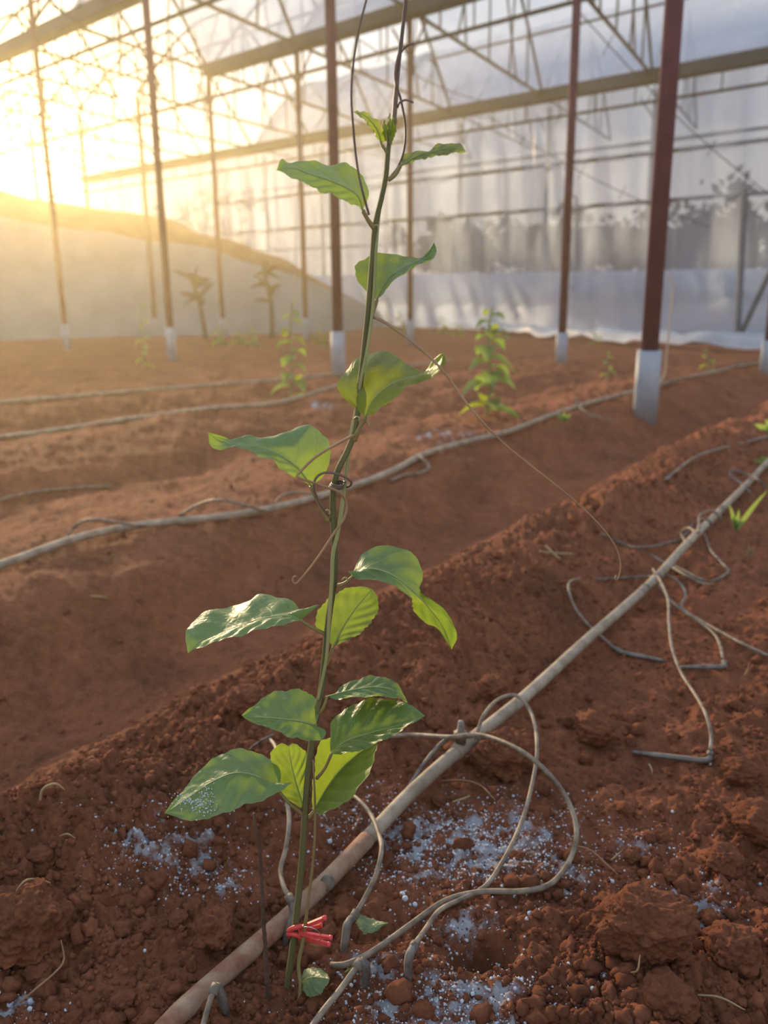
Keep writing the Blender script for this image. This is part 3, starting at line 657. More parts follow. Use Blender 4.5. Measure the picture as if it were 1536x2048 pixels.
# bud leaves at the tip
for (b, t, w, d) in (((780, 292), (786, 232), 7, -.003), ((776, 290), (768, 238), 6, .002), ((782, 288), (793, 222), 5, .004), ((779, 280), (779, 225), 4, -.005)):
    mx_, my_ = (b[0]+t[0])/2, (b[1]+t[1])/2
    leaf([(*b, 0), (mx_, my_, d), (*t, d*1.5)], [(mx_-w, my_+5, d+.004)], [(mx_+w, my_+3, d-.002)], None, 'leaf_young', .1, .0003, nu=16, nv=6)
def tendril(pts, r, material='tendril', n=70, name='tendril'):
    return part(name, tube(spline([VP(*q) for q in pts], n), r, 6), material, vine)
tendril([(742, 632, 0), (770, 645, -.01), (820, 680, -.025), (880, 735, -.04), (940, 815, -.05), (1000, 880, -.055), (1060, 930, -.055), (1130, 985, -.05), (1190, 1040, -.05), (1228, 1088, -.05), (1241, 1128, -.05), (1236, 1157, -.05), (1229, 1160, -.05), (1232, 1150, -.049)], [.0010, .0007, .00045, .00045], n=110)
tendril([(711, 869, -.002), (670, 890, -.014), (630, 915, -.024), (600, 944, -.030), (594, 953, -.031), (604, 958, -.030), (640, 970, -.022), (675, 983, -.012), (692, 1003, -.006), (690, 1032, -.008), (666, 1070, -.012), (632, 1120, -.016), (602, 1158, -.018), (592, 1167, -.018), (586, 1163, -.018), (587, 1154, -.018), (593, 1152, -.018)], [.0009, .0008, .0009, .0009, .0007], n=110)
coil = [(656, 1032, -.002), (640, 1008, -.006), (630, 985, -.008), (629, 963, -.008), (640, 949, -.007), (660, 945, -.007), (690, 954, -.006), (703, 966, -.002), (694, 974, .004), (680, 964, .006)]
coil += [(671+13*math.cos(a)+a*.35, 972+4*math.sin(a)-(a*.6) + 4, .006*math.sin(a+math.pi)) for a in np.linspace(0, 6*math.pi, 26)]
tendril(coil, .00075, 'tendril_dark', 150)
tendril([(738, 430, -.002), (722, 370, -.004), (713, 320, -.004), (707, 260, -.004), (703, 190, -.003), (708, 115, -.002), (720, 50, -.002), (738, -20, 0)], [.0008, .0007, .0006], 'tendril_dark')
tendril([(779, 356, .001), (796, 334, .004), (808, 300, .006), (811, 255, .006), (803, 205, .003), (793, 170, -.002), (790, 148, -.003), (795, 118, -.002), (802, 95, .003)], .0007, 'tendril_dark')
tendril([(795, 215, 0), (800, 205, -.003), (812, 200, -.006), (826, 205, -.008)], .0006, 'tendril_dark', 20)
tendril([(803, 105, 0), (808, 97, -.003), (818, 90, -.005), (828, 88, -.007)], .0005, 'tendril_dark', 20)
for (x, y) in ((690, 1160), (655, 1025), (752, 455), (733, 848), (714, 838)):
    tendril([(x-6, y, -.001), (x, y-5, -.004), (x+5, y-2, -.005), (x+4, y+4, -.005)], .0005, 'stem2', 12, 'stipule')
# specks of white granules resting on the low leaf
sv, sf = ico(0); BV, BF = [], []
for k in range(240):
    a = random.gauss(0, 1); px, py = 400+22*random.gauss(0, 1)-.0*a, 1600+14*random.gauss(0, 1)
    p = VP(px, py, -.006-(py-1585)*.00035); r = random.uniform(.00018, .0006); o = len(BV); BV += list(sv*r+p-np.array([0, .001, 0])); BF += [tuple(i+o for i in f) for f in sf]
tag(solo('white_granules', BV, BF, 'pellet', 'white fertiliser grains sprinkled on the low left leaf', 'granules'), kind='stuff')

# red clip holding the stem
CB = VP(590, 1866)
clip = thing('plant_clip', CB, 'small red plastic clip with splayed prongs gripping the vine stem', 'clip')
for k, (y0, tilt) in enumerate(((1858, -4), (1872, 3))):
    ring = [VP(590+12*math.cos(a), y0+tilt*math.cos(a)+3*math.sin(a), .0042*math.sin(a)) for a in np.linspace(.3, 2*math.pi-.1, 18)]
    part('collar', tube(ring, .0019, 8), 'red', clip)
for (a, b, d0, d1) in (((596, 1858), (650, 1836), -.002, -.004), ((600, 1860), (643, 1850), .004, .006), ((598, 1866), (662, 1876), -.004, -.008), ((600, 1872), (658, 1889), .002, .002)):
    p, q = VP(*a, d0), VP(*b, d1)
    part('prong', box_along(p, q, .0022, .0030), 'red', clip, False)
    part('prong_tip', tube(np.array([q-(q-p)*.06, q+(q-p)*.04]), .0020, 10), 'red', clip)
part('spring_ring', tube([VP(622+21*math.cos(a), 1868+13*math.sin(a)+6*math.cos(a), -.003+.006*math.sin(a)) for a in np.linspace(0, 2*math.pi, 40)], .0004, 6), 'wire', clip)

# dry stick standing beside the vine
def GVP(x, y, Y): return at_y(x, y, Y)
sb = gp(536, 1995)
solo('dry_stick', *tube(spline([at_y(537, 2003, sb[1]), at_y(533, 1930, sb[1]), at_y(527, 1840, sb[1]), at_y(524, 1770, sb[1]), at_y(518, 1690, sb[1]), at_y(511, 1650, sb[1]), at_y(508, 1626, sb[1]+.01)], 60)+RNG.normal(0, .00022, (60, 3)), [.0017, .0016, .0015, .0012, .0008], 8), 'stick', 'thin dark dry stick standing upright in soil beside the vine', 'stick')

# ------------------------------------------------------------------ drip pipes
def G(pts): return [gp(*q) for q in pts]
P1 = G([(300, 2090, .002), (345, 2040, .003), (450, 1945, .005), (560, 1850, .009), (650, 1765, .013), (740, 1672, .016), (830, 1578, .018), (930, 1490, .022), (1050, 1393, .028), (1170, 1283, .030), (1300, 1168, .030), (1372, 1090, .026), (1440, 1022, .020), (1500, 962, .016), (1560, 900, .014), (1640, 830, .012), (1720, 760, .012)])
PR = .0073
pp = spline(P1, 160)
dp = thing('drip_pipe', P1[1], 'thick dusty drip pipe lying across the near bed under the vine', 'pipe')
c1 = int(np.argmin(np.linalg.norm(pp-P1[7], axis=1))); c0 = int(np.argmin(np.linalg.norm(pp-P1[5], axis=1)))
part('pipe', tube(pp[:c0+1], PR*1.1, 18), 'pipe_soil', dp)
part('pipe', tube(pp[c0:], PR, 18), 'pipe', dp)
def ring_on(i, w, k, name='coupling', material='fitting'):
    d = (pp[i+1]-pp[i]); d /= np.linalg.norm(d); a = pp[i]-d*w/2
    part(name, tube([a, a+d*w*.12, a+d*w*.5, a+d*w*.88, a+d*w], [PR*k*.97, PR*k, PR*k, PR*k, PR*k*.97], 18), material, dp)
near_i = lambda q: int(np.argmin(np.linalg.norm(pp-q, axis=1)))
ring_on(near_i(gp(1312, 1158, .03)), .012, 1.12); ring_on(near_i(gp(1290, 1178, .03)), .008, 1.14); ring_on(near_i(gp(1440, 1022, .02)), .03, 1.12); ring_on(near_i(gp(915, 1500, .022)), .020, 1.22, 'coupling', 'pipe')
# barbed take-off standing on the pipe
b0 = pp[near_i(gp(918, 1500, .022))]
part('barb', tube(np.array([b0, b0+[0, 0, .014], b0+[0, 0, .015], b0+[0, 0, .020], b0+[0, 0, .021], b0+[0, 0, .034]]), [.006, .006, .008, .008, .0045, .003], 10), 'fitting', dp)
pl = pp[near_i(gp(655, 1765, .015))]
part('plug', tube(np.array([pl-np.array([.0, .009, -.004]), pl-np.array([.0, .0122, -.006])]), .0065, 14), 'fitting', dp)

def drip_tube(pts, label, r=.0021, stake=None, material='tube', n=70, collar=True):
    """a thin feed tube; stake = list of points of the ribbed arrow dripper at its end"""
    Q_ = G(pts); e = thing('drip_tube', Q_[0], label, 'drip tube', 'thin drip feed tubes')
    part('tube', tube(spline(Q_, n), r, 9), material, e)
    if stake:
        S = G(stake); s = part('dripper', tube(spline(S, 24), [r*1.5, r*1.45, r*1.35, r*.9], 12, lobes=6), 'tube_grey', e)
        if collar:
            d = S[0]-Q_[-2]; d /= np.linalg.norm(d)+1e-9; part('collar', tube([S[0]-d*.006, S[0]-d*.002, S[0]+d*.001], r*1.75, 10), 'fitting', s)
    return e
drip_tube([(935, 1500, .02), (952, 1470, .035), (968, 1430, .05), (998, 1398, .06), (1035, 1392, .06), (1064, 1430, .055), (1074, 1490, .045), (1068, 1550, .035), (1048, 1630, .022), (1018, 1700, .014), (975, 1768, .008), (930, 1795, .007), (880, 1820, .010), (850, 1860, .018), (832, 1885, .024)], 'thin drip tube arching high in a loop over the lump of soil', stake=[(826, 1895, .026), (818, 1915, .024), (816, 1945, .012), (818, 1972, -.005)])
drip_tube([(780, 1472, .010), (830, 1470, .018), (900, 1474, .046), (960, 1470, .060), (1030, 1495, .066), (1090, 1540, .056), (1135, 1600, .034), (1153, 1660, .020), (1142, 1715, .008), (1105, 1765, .006), (1050, 1782, .006), (960, 1784, .007), (890, 1802, .010), (820, 1850, .010), (750, 1900, .010), (695, 1928, .010), (662, 1930, .010)], 'long drip tube sweeping round in a wide curve on the powdery soil', r=0.0025, n=110)
drip_tube([(955, 1478, .030), (920, 1470, .034), (885, 1485, .028), (850, 1525, .018), (820, 1570, .008), (785, 1620, .004), (755, 1650, .002)], 'short dark drip tube bending down behind the thick pipe', r=0.0024, material='tube_grey')
drip_tube([(690, 1585, .006), (715, 1598, .024), (742, 1630, .040), (758, 1670, .044), (763, 1700, .042), (752, 1750, .034), (730, 1795, .026), (712, 1826, .022)], 'drip tube curving down past the pipe to a ribbed dripper by the wilted leaf', stake=[(706, 1836, .022), (695, 1848, .020), (690, 1880, .010), (684, 1920, -.008)])
drip_tube([(540, 1478, .0), (553, 1500, .03), (562, 1560, .045), (575, 1610, .048), (578, 1650, .046), (571, 1700, .040), (561, 1740, .034), (568, 1775, .030), (580, 1795, .028)], 'drip tube hanging close behind the vine stem to a ribbed dripper', stake=[(583, 1803, .028), (587, 1825, .022), (578, 1860, .012), (566, 1898, -.006)])
drip_tube([(610, 2075, .010), (640, 2030, .012), (680, 1980, .016), (706, 1944, .020), (718, 1932, .021)], 'stubby drip tube with a dusty ribbed dripper below the long sweeping tube', r=0.0024, stake=[(722, 1925, .022), (730, 1930, .020), (730, 1955, .008), (730, 1985, -.008)])
drip_tube([(402, 2070, .016), (412, 2030, .022), (422, 1996, .026), (430, 1978, .027)], 'short drip tube bent over the soil-caked end of the thick pipe', stake=[(432, 1972, .027), (440, 1985, .022), (448, 2010, .012), (456, 2035, -.004)])
drip_tube([(1160, 1158, .004), (1142, 1162, .012), (1137, 1178, .014), (1150, 1215, .012), (1175, 1248, .008), (1200, 1270, .004), (1222, 1290, .004)], 'bent drip tube with kinked top passing under the raised pipe', stake=[(1226, 1296, .006), (1250, 1306, .006), (1290, 1314, .005), (1330, 1322, .004)], material='tube')
drip_tube([(1195, 1159, .004), (1240, 1156, .006), (1290, 1153, .008), (1312, 1155, .02)], 'straight drip tube lying level left of the pipe joint', r=0.0018, material='tube_grey', n=20)
drip_tube([(1306, 1138, .02), (1312, 1148, .036), (1326, 1172, .040), (1336, 1200, .034), (1338, 1245, .024), (1344, 1295, .016), (1362, 1345, .012), (1392, 1392, .014), (1412, 1430, .016), (1422, 1470, .014), (1421, 1500, .010)], 'long drip tube snaking from the pipe joint to a dripper lying on crumbly soil', stake=[(1420, 1512, .008), (1412, 1521, .007), (1350, 1515, .006), (1265, 1504, .004)])
drip_tube([(1330, 1150, .02), (1352, 1160, .02), (1368, 1180, .016), (1370, 1196, .014), (1362, 1210, .012), (1375, 1226, .010), (1420, 1252, .008), (1480, 1285, .007), (1550, 1318, .006)], 'crimped drip tube running off over the soil from the joint', r=0.0024)
drip_tube([(1318, 1168, .030), (1335, 1195, .022), (1365, 1222, .012), (1400, 1245, .007), (1428, 1268, .006), (1440, 1290, .006), (1446, 1318, .006)], 'drip tube beside the crimped tube ending in an elbow dripper', r=0.0023, stake=[(1449, 1328, .006), (1444, 1334, .006), (1410, 1334, .005), (1360, 1335, .003)])
drip_tube([(1400, 1052, .016), (1412, 1075, .010), (1420, 1098, .006), (1440, 1122, .005), (1457, 1140, .005), (1450, 1150, .005), (1430, 1160, .005), (1405, 1160, .004), (1370, 1142, .004), (1345, 1130, .004)], 'angular drip tube bent back in a V behind the pipe', material='tube_grey', r=0.0022)
drip_tube([(1205, 1068, .004), (1240, 1085, .006), (1275, 1095, .006), (1330, 1088, .005), (1365, 1075, .006), (1378, 1058, .014), (1392, 1044, .026), (1412, 1038, .034), (1422, 1046, .030), (1410, 1062, .010)], 'dark drip tube coming out of the tangle wound on the pipe', material='tube_grey', r=0.0024)
drip_tube([(1372, 1085, .004), (1362, 1066, .014), (1378, 1056, .024), (1394, 1066, .034), (1398, 1048, .040), (1400, 1030, .040), (1420, 1022, .04), (1438, 1030, .034), (1442, 1044, .018)], 'drip tube wound in a tangle round the pipe', material='tube', r=0.0024)
drip_tube([(1300, 1110, .010), (1315, 1118, .010), (1345, 1135, .008), (1370, 1150, .006), (1400, 1165, .005), (1425, 1170, .004)], 'stiff drip tube poking from under the pipe with a pale end', r=0.0024, n=20)
drip_tube([(1500, 985, .012), (1480, 965, .016), (1462, 952, .016), (1464, 940, .020), (1490, 948, .024), (1515, 958, .03), (1530, 975, .012)], 'doubled drip tube loop around the far end of the pipe', r=0.0029, material='tube_grey')

P2 = G([(-60, 1150, .010), (20, 1124, .010), (150, 1078, .012), (270, 1052, .014), (420, 1036, .014), (520, 1022, .014), (620, 998, .014), (720, 968, .014), (800, 935, .014), (850, 908, .014), (940, 882, .013), (1020, 862, .013), (1110, 828, .013), (1190, 803, .012), (1300, 775, .012), (1420, 745, .012), (1500, 728, .012), (1700, 690, .012)])
solo('drip_pipe', *tube(spline(P2, 180), .0088, 12), 'pipe', 'dusty drip pipe lying along the top of the second ridge', 'pipe')
P3 = G([(-80, 885, .01), (0, 875, .01), (130, 858, .012), (260, 838, .012), (350, 826, .012), (430, 816, .012), (560, 805, .012), (680, 770, .012), (780, 745, .012)])
solo('drip_pipe', *tube(spline(P3, 90), .0095, 10), 'pipe', 'hazy drip pipe lying straight on the third bed', 'pipe')
P4 = G([(-80, 812, .01), (0, 805, .01), (200, 788, .012), (400, 772, .012), (600, 756, .012), (720, 742, .012), (900, 722, .012)])
solo('drip_pipe', *tube(spline(P4, 90), .0095, 10), 'pipe', 'faint hazy drip pipe near the foot of the posts', 'pipe')
for pts, lab, r in (
    ([(130, 1080, .006), (148, 1055, .025), (175, 1040, .045), (220, 1042, .05), (265, 1050, .03), (290, 1052, .014)], 'thin tube arching over the left end of the second ridge pipe', .0034),
    ([(360, 1030, .004), (400, 1008, .03), (440, 1000, .045), (490, 1010, .04), (530, 1022, .016)], 'thin tube bowed above the middle of the second ridge pipe', .0034),
    ([(550, 1008, .016), (565, 992, .035), (590, 985, .035), (625, 988, .02)], 'short tube hooped beside the vine on the second ridge pipe', .0034),
    ([(838, 912, .02), (848, 920, .03), (858, 935, .02), (840, 946, .01), (810, 950, .008), (780, 962, .008)], 'tan tube hooked and knotted on the second ridge pipe', .0042),
    ([(1150, 795, .05), (1158, 812, .02), (1180, 830, .006), (1230, 842, .004)], 'thin tube trailing from second ridge pipe near the sleeved post', .004),
    ([(1300, 775, .012), (1340, 762, .02), (1390, 752, .012), (1440, 742, .02), (1490, 725, .02)], 'loose tube lying along the pipe beyond the sleeved post', .005),
    ([(1330, 960, .004), (1390, 915, .006), (1450, 895, .008), (1550, 870, .008)], 'thin tube lying in the furrow right of the ridge', .0036),
    ([(0, 1000, .004), (60, 985, .008), (140, 976, .008), (220, 972, .004)], 'thin hazy tube lying flat behind the second ridge pipe', .0034)):
    drip_tube(pts, lab, r=r, material='tube', n=36)

# twine hanging beside the thick post and by the bank
tw = gp(1318, 780)
a = [at_y(x, y, tw[1]+.02) for x, y in ((1336, 548), (1346, 575), (1340, 640), (1334, 700), (1330, 745), (1318, 770), (1312, 800), (1298, 834), (1270, 838))]
solo('twine', *tube(spline(a, 60), .0042, 6), 'twine', 'pale twine hanging crookedly beside the thick sleeved post', 'twine')
a = [at_y(x, y, 7.5) for x, y in ((604, 180), (598, 330), (592, 480), (590, 560), (586, 640), (584, 715))]
solo('twine', *tube(spline(a, 30), .005, 6), 'twine', 'faint straight twine hanging before the sheeted bank', 'twine')

# ------------------------------------------------------------------ loose soil
def rock(c, r, seed, sub=3, squash=.75):
    rg = np.random.default_rng(seed); v, f = ico(sub); d = np.zeros(len(v))
    for k in range(5):                                 # flat broken facets
        n = rg.normal(size=3); n /= np.linalg.norm(n); d = np.minimum(d, .82+.12*rg.random()-v@n)
    q = v*(1+np.clip(d, -.35, 0)*.8)[:, None]
    for fr, am in ((2.2, .22), (5, .16), (11, .09), (23, .055), (47, .03)):
        q = q*(1+1.5*am*vnoise3(v*fr+seed, seed))[:, None]
    a = rg.random()*6.28; q = q*np.array([1+.25*rg.random(), 1, squash]); ca, sa = math.cos(a), math.sin(a)
    q = np.stack([q[:, 0]*ca-q[:, 1]*sa, q[:, 0]*sa+q[:, 1]*ca, q[:, 2]], 1)
    return q*r+np.array(c), f
BIG = [(1285, 1840, .030, 'biggest broken red clod beside the hole in the soil'), (1015, 1500, .033, 'big dark lump of soil under the arching drip tube'), (50, 1835, .036, 'big red lump of soil with dry root on the left ridge'),
       (1450, 1720, .016, 'rounded red clod behind the biggest clod'), (1465, 1890, .020, 'knobbly red clod right of the biggest clod'), (430, 1850, .017, 'upright crumbly clod between the stick and left ridge'), (1480, 1540, .018, 'loose lit clod beyond the lying dripper'),
       (1190, 1450, .022, 'grey-brown clod below the raised pipe'), (490, 1395, .022, 'rounded clod on the ridge crest behind the vine'), (985, 1370, .018, 'clod beside the raised pipe end'), (1330, 1990, .018, 'low grainy mound of soil near the biggest clod'), (1520, 1640, .022, 'lit reddish clod on the bright crumbly slope')]
for k, (x, y, r, lab) in enumerate(BIG):
    p = gp(x, y+.75*r*F_PX/(1.05*np.linalg.norm(gp(x, y)-CAM))); p[2] += r*.58
    solo('soil_clod', *rock(p, r, 100+k, 5 if r > .028 else 4, .8), 'clod', lab, 'clod')
for k in range(60):
    x, y = random.uniform(850, 1530) if random.random() < .62 else random.uniform(0, 560), random.uniform(1380, 2040)
    p = gp(x, y); r = random.uniform(.004, .0095); p = np.array([p[0], p[1], float(terrain(p[0], p[1]))+r*.15])
    solo('soil_clod', *rock(p, r, 300+k, 3, .75), 'clod', 'small loose clod of red soil lying on the near bed', 'clod', 'small loose clods')
def scatter(n, rmin, rmax, sub, seed, region, power=2.4):
    rg = np.random.default_rng(seed); v, f = ico(sub); nv_ = len(v)
    x, y = region(rg, n)
    r = rmin+(rmax-rmin)*rg.random(n)**power
    z = terrain(x, y)+r*.15
    s = 1+.8*(rg.random((n, nv_))-.5)
    sc = .75+.5*rg.random((n, 1, 3))
    Vv = v[None]*s[..., None]*sc*r[:, None, None]+np.stack([x, y, z], 1)[:, None, :]
    Ff = f[None]+(np.arange(n)*nv_)[:, None, None]
    return Vv.reshape(-1, 3), Ff.reshape(-1, 3)
def bed_region(rg, n):
    out = np.zeros((0, 2))
    while len(out) < n:
        d = .5+2.2*rg.random(n*2)**2.0; a = np.radians(-36+84*rg.random(n*2)); x, y = np.sin(a)*d, np.cos(a)*d
        t = -.807*x+.59*y; keep = (t < .88) & (rg.random(len(t)) < np.where((t > .22) & (t < .50), .38, 1)*np.clip(.25+.75*(vnoise(x*14, y*14, 66)+.5), .1, 1))
        out = np.vstack([out, np.stack([x, y], 1)[keep]])
    return out[:n, 0], out[:n, 1]
def slope_region(rg, n):
    d = 1.0+2.6*rg.random(n)**1.5; a = np.radians(-34+62*rg.random(n)); return np.sin(a)*d, np.cos(a)*d
a = scatter(26000, .0007, .0036, 0, 1, bed_region, 2.6); b = scatter(2200, .0025, .0085, 1, 2, bed_region, 2.8)
o = np.vstack([a[0], b[0]]); f = np.vstack([a[1], b[1]+len(a[0])])
c = scatter(900, .001, .006, 0, 3, slope_region, 3); f = np.vstack([f, c[1]+len(o)]); o = np.vstack([o, c[0]])
tag(link('soil_crumbs', fast_mesh('soil_crumbs', o, f), 'clod'), 'loose crumbs of red soil strewn over the tilled bed', 'soil crumbs', kind='stuff')
# white fertiliser grains in the powdered patches
PG = [gp(q[0], q[1]) for q in POWDER[:15]+POWDER[17:]]; PS = POWDER[:15]+POWDER[17:]
def grain_region(rg, n):
    k = rg.choice(len(PG), n, p=np.array([q[2]*q[3]*q[4] for q in PS])/sum(q[2]*q[3]*q[4] for q in PS))
    x = np.array([PG[i][0]+PS[i][2]*.75*rg.normal() for i in k]); y = np.array([PG[i][1]+PS[i][3]*.75*rg.normal() for i in k]); return x, y
a = scatter(9000, .0003, .0014, 0, 8, grain_region, 3)
tag(link('fertiliser_grains', fast_mesh('fertiliser_grains', *a), 'pellet'), 'white fertiliser grains scattered in patches on the soil', 'fertiliser', kind='stuff')
pv, pf = ico(2)
for k, (x, y) in enumerate([(1122, 2023), (1207, 1955), (1190, 1990), (945, 1990), (1345, 1625), (1030, 1979), (810, 1800), (805, 1790), (830, 1812), (62, 2005), (20, 2012), (60, 2020), (355, 1822), (290, 1902), (1060, 1830), (1225, 1765), (1030, 1795), (860, 1730), (1520, 1770), (1420, 1530), (1260, 1900), (660, 1685), (710, 1790), (1185, 1980), (1310, 2020)]):
    p = gp(x, y); r = random.uniform(.0014, .0026); p = np.array([p[0], p[1], float(terrain(p[0], p[1]))+r*.6])
    solo('fertiliser_pellet', pv*(1+.08*RNG.normal(size=(len(pv), 1)))*r+p, pf, 'pellet', 'single white fertiliser pellet lying on the red soil', 'pellet', 'white pellets on the soil')

# ------------------------------------------------------------------ litter
def litter(pts, r, material, label, name='straw', cat='straw', n=18):
    return solo(name, *tube(spline(G(pts), n), np.array([.5, .62, .6, .3])*r, 6), material, label, cat)
litter([(1078, 1102, .006), (1100, 1106, .008), (1150, 1108, .006)], .0028, 'straw', 'pale straw lying flat on the ridge crest')
litter([(1092, 1092, .012), (1106, 1106, .010), (1122, 1120, .006)], .0034, 'straw', 'thicker straw crossing the flat straw on the ridge crest')
litter([(25, 1795, .03), (50, 1762, .036), (80, 1760, .034), (100, 1766, .028)], .0016, 'straw', 'curled dry grass blade on the big left lump')
litter([(40, 2005, .006), (75, 1975, .012), (110, 1945, .012), (128, 1920, .02), (122, 1880, .03)], .0015, 'root', 'dry root bending down from the big left lump', 'root', 'root')
litter([(80, 1602, .006), (86, 1578, .016), (110, 1568, .016), (130, 1580, .006)], .0022, 'straw', 'pale bent straw in the furrow behind the ridge crest')
litter([(1395, 1990, .01), (1440, 1995, .012), (1490, 2020, .008)], .0014, 'straw', 'thin straw lying at the foot of the right clods')
litter([(1262, 1945, .01), (1275, 1940, .012), (1280, 1910, .02)], .0013, 'straw', 'small forked straw standing below the biggest clod')
litter([(880, 1562, .006), (920, 1560, .010), (960, 1570, .008), (990, 1600, .006)], .0014, 'root', 'thin root curling over the soil right of the pipe', 'root', 'root')
litter([(905, 1604, .006), (925, 1598, .008), (940, 1592, .010)], .0020, 'straw', 'short thick straw lying by the powdery patch')
litter([(1140, 1690, .006), (1180, 1700, .008), (1215, 1730, .006), (1235, 1748, .004)], .0012, 'root', 'reddish root lying beside the sweeping drip tube', 'root', 'root')
litter([(1222, 1720, .006), (1240, 1705, .008), (1245, 1700, .010)], .0013, 'straw', 'small straw stub near the reddish root')
litter([(1298, 1528, .010), (1303, 1538, .008), (1305, 1548, .004)], .0016, 'straw', 'tiny pale straw stub below the lying dripper')
litter([(180, 1192, .006), (200, 1194, .006), (215, 1196, .004)], .0035, 'straw', 'pale straw chip on the second ridge slope')
litter([(500, 1498, .01), (525, 1480, .02), (548, 1468, .03)], .0024, 'tube_grey', 'short grey stub of tube sticking from the ridge behind the vine', 'tube_stub', 'tube')
litter([(1490, 1350, .01), (1498, 1335, .02), (1500, 1325, .03)], .002, 'straw', 'short straw standing near the elbow dripper')
litter([(120, 1672, .01), (135, 1668, .012), (150, 1676, .008)], .0012, 'straw', 'thin straw lying on the left ridge')

def GP0(x, y, dy=0, c=None): return at_y(x, y, c+dy)
# wilted leaf and small low leaf
wy = gp(735, 1875)[1]
W = thing('wilted_leaf', gp(735, 1872), 'wilted curled green leaf hanging by the ribbed dripper', 'leaf')
Pw = lambda x, y, dy=0: at_y(x, y, wy+dy)
leaf([(775, 1846, -.004), (755, 1850, -.002), (735, 1850, 0), (718, 1838, .002), (708, 1826, .002)], [(752, 1840, .006), (735, 1834, .010), (718, 1828, .008)], [(752, 1862, -.006), (735, 1868, -.010), (722, 1862, -.006), (712, 1845, 0)], None, 'wilt', .25, .001, W, 32, 10, P=Pw)
sy = gp(625, 1985)[1]
W = thing('seedling', gp(640, 2000), 'small spotted round leaf sprouting low beside the vine base', 'seedling')
Ps = lambda x, y, dy=0: at_y(x, y, sy+dy)
leaf([(603, 1965, 0), (620, 1955, -.004), (640, 1955, -.008), (659, 1958, -.012)], [(606, 1945, .008), (625, 1934, .010), (645, 1940, .004), (656, 1950, -.004)], [(606, 1980, -.008), (620, 1994, -.014), (640, 1988, -.016), (654, 1970, -.014)], [(596, 2010, 0)], 'wilt', -.2, .001, W, 32, 10, P=Ps)
W = thing('seedling', gp(700, 1940), 'tiny green sprout beside the stubby ribbed dripper', 'seedling')
leaf([(690, 1945, 0), (700, 1938, -.002), (712, 1932, -.004)], [(698, 1930, .003)], [(704, 1944, -.004)], None, 'weed', .1, .0003, W, 12, 6, P=lambda x, y, dy=0: at_y(x, y, gp(700, 1955)[1]+dy))

# ------------------------------------------------------------------ grass and background plants
def blade(e, base, tip, w, sag=.2, material='weed'):
    base, tip = np.array(base), np.array(tip); n = 10; d = tip-base; x = np.cross(d, [0, 1., .1]); x /= np.linalg.norm(x)+1e-9; V = []; uv = []
    for i in range(n):
        u = i/(n-1); p = base+d*u+np.array([0, 0, sag*np.linalg.norm(d)*(u-u*u)]); ww = w*(1-u**2.2)*(.6+.4*min(1, u*4))
        for s in (-1, 0, 1): V.append(p+x*ww*s*.5+np.array([0, -.15*ww*abs(s), 0])); uv.append((u, (s+1)/2))
    Fc = [(i*3+k, i*3+k+1, i*3+k+4, i*3+k+3) for i in range(n-1) for k in range(2)]
    return part('blade', (V, Fc), material, e, uv=uv)
gb = gp(1472, 1060); e = thing('grass_tuft', gb, 'bright green grass tuft with one long blade behind the raised pipe', 'grass')
for (x, y, w) in ((1536, 980, .012), (1458, 1008, .010), (1478, 1018, .010), (1466, 1030, .008)): blade(e, gb, at_y(x, y, gb[1]-.01), w)
gb = gp(1545, 935); e = thing('grass_tuft', gb, 'small green leaves poking in beside the far pipe loop', 'grass')
for (x, y) in ((1505, 920), (1520, 912), (1560, 905)): blade(e, gb, at_y(x, y, gb[1]), .02)
gb = gp(1550, 870); e = thing('grass_tuft', gb, 'green leaf reaching in above the furrow tube', 'grass')
for (x, y) in ((1508, 848), (1530, 838), (1570, 830)): blade(e, gb, at_y(x, y, gb[1]), .03)
gb = gp(1128, 842); e = thing('grass_tuft', gb, 'little grass tuft under the second ridge pipe', 'grass')
for (x, y) in ((1112, 828), (1128, 822), (1142, 828)): blade(e, gb, at_y(x, y, gb[1]), .016)
gb = gp(1500, 1115); e = thing('dry_weed', gb, 'small dried weed head standing right of the pipe', 'weed')
for (x, y) in ((1497, 1088), (1508, 1090), (1490, 1098)): blade(e, gb, at_y(x, y, gb[1]), .008, .2, 'straw')

def ellip_leaf(e, base, d, L, w, material, droop=.55):
    d = np.array(d)/np.linalg.norm(d); x = np.cross(d, [0, 0, 1.]); x /= np.linalg.norm(x)+1e-9; n = 8; V = []; uv = []
    for i in range(n):
        u = i/(n-1); p = np.array(base)+d*L*u-np.array([0, 0, droop*L*u*u]); ww = w*math.sin(math.pi*(u**.8)*.97+.03)
        for s in (-1, -.5, 0, .5, 1): V.append(p+x*ww*s*.5+np.array([0, 0, .22*ww*abs(s)])); uv.append((u, (s+1)/2))
    Fc = [(i*5+k, i*5+k+1, i*5+k+6, i*5+k+5) for i in range(n-1) for k in range(4)]
    return part('leaf', (V, Fc), material, e, uv=uv)
def young_plant(px, py, top, nl, L, label, seed, lean=0):
    rg = random.Random(seed); b = gp(px, py); t = at_y(px+lean, top, b[1]); h = t[2]-b[2]
    e = thing('young_vine', b, label, 'plant')
    P_ = spline([b-[0, 0, .02], b+(t-b)*.35+[.01, 0, 0], b+(t-b)*.7-[.008, 0, 0], t], 24); part('stem', tube(P_, [.006, .005, .0035], 7), 'stem2', e)
    for k in range(nl):
        f = .12+.88*k/(nl-1); p = P_[min(23, int(f*23))]; a = k*2.4+rg.random(); s = (1-.55*f)*rg.uniform(.8, 1.2)
        ellip_leaf(e, p, (math.cos(a), math.sin(a), -.1+rg.random()*.5), L*s, L*s*.78, 'weed' if rg.random() < .6 else 'leaf_young')
    return e
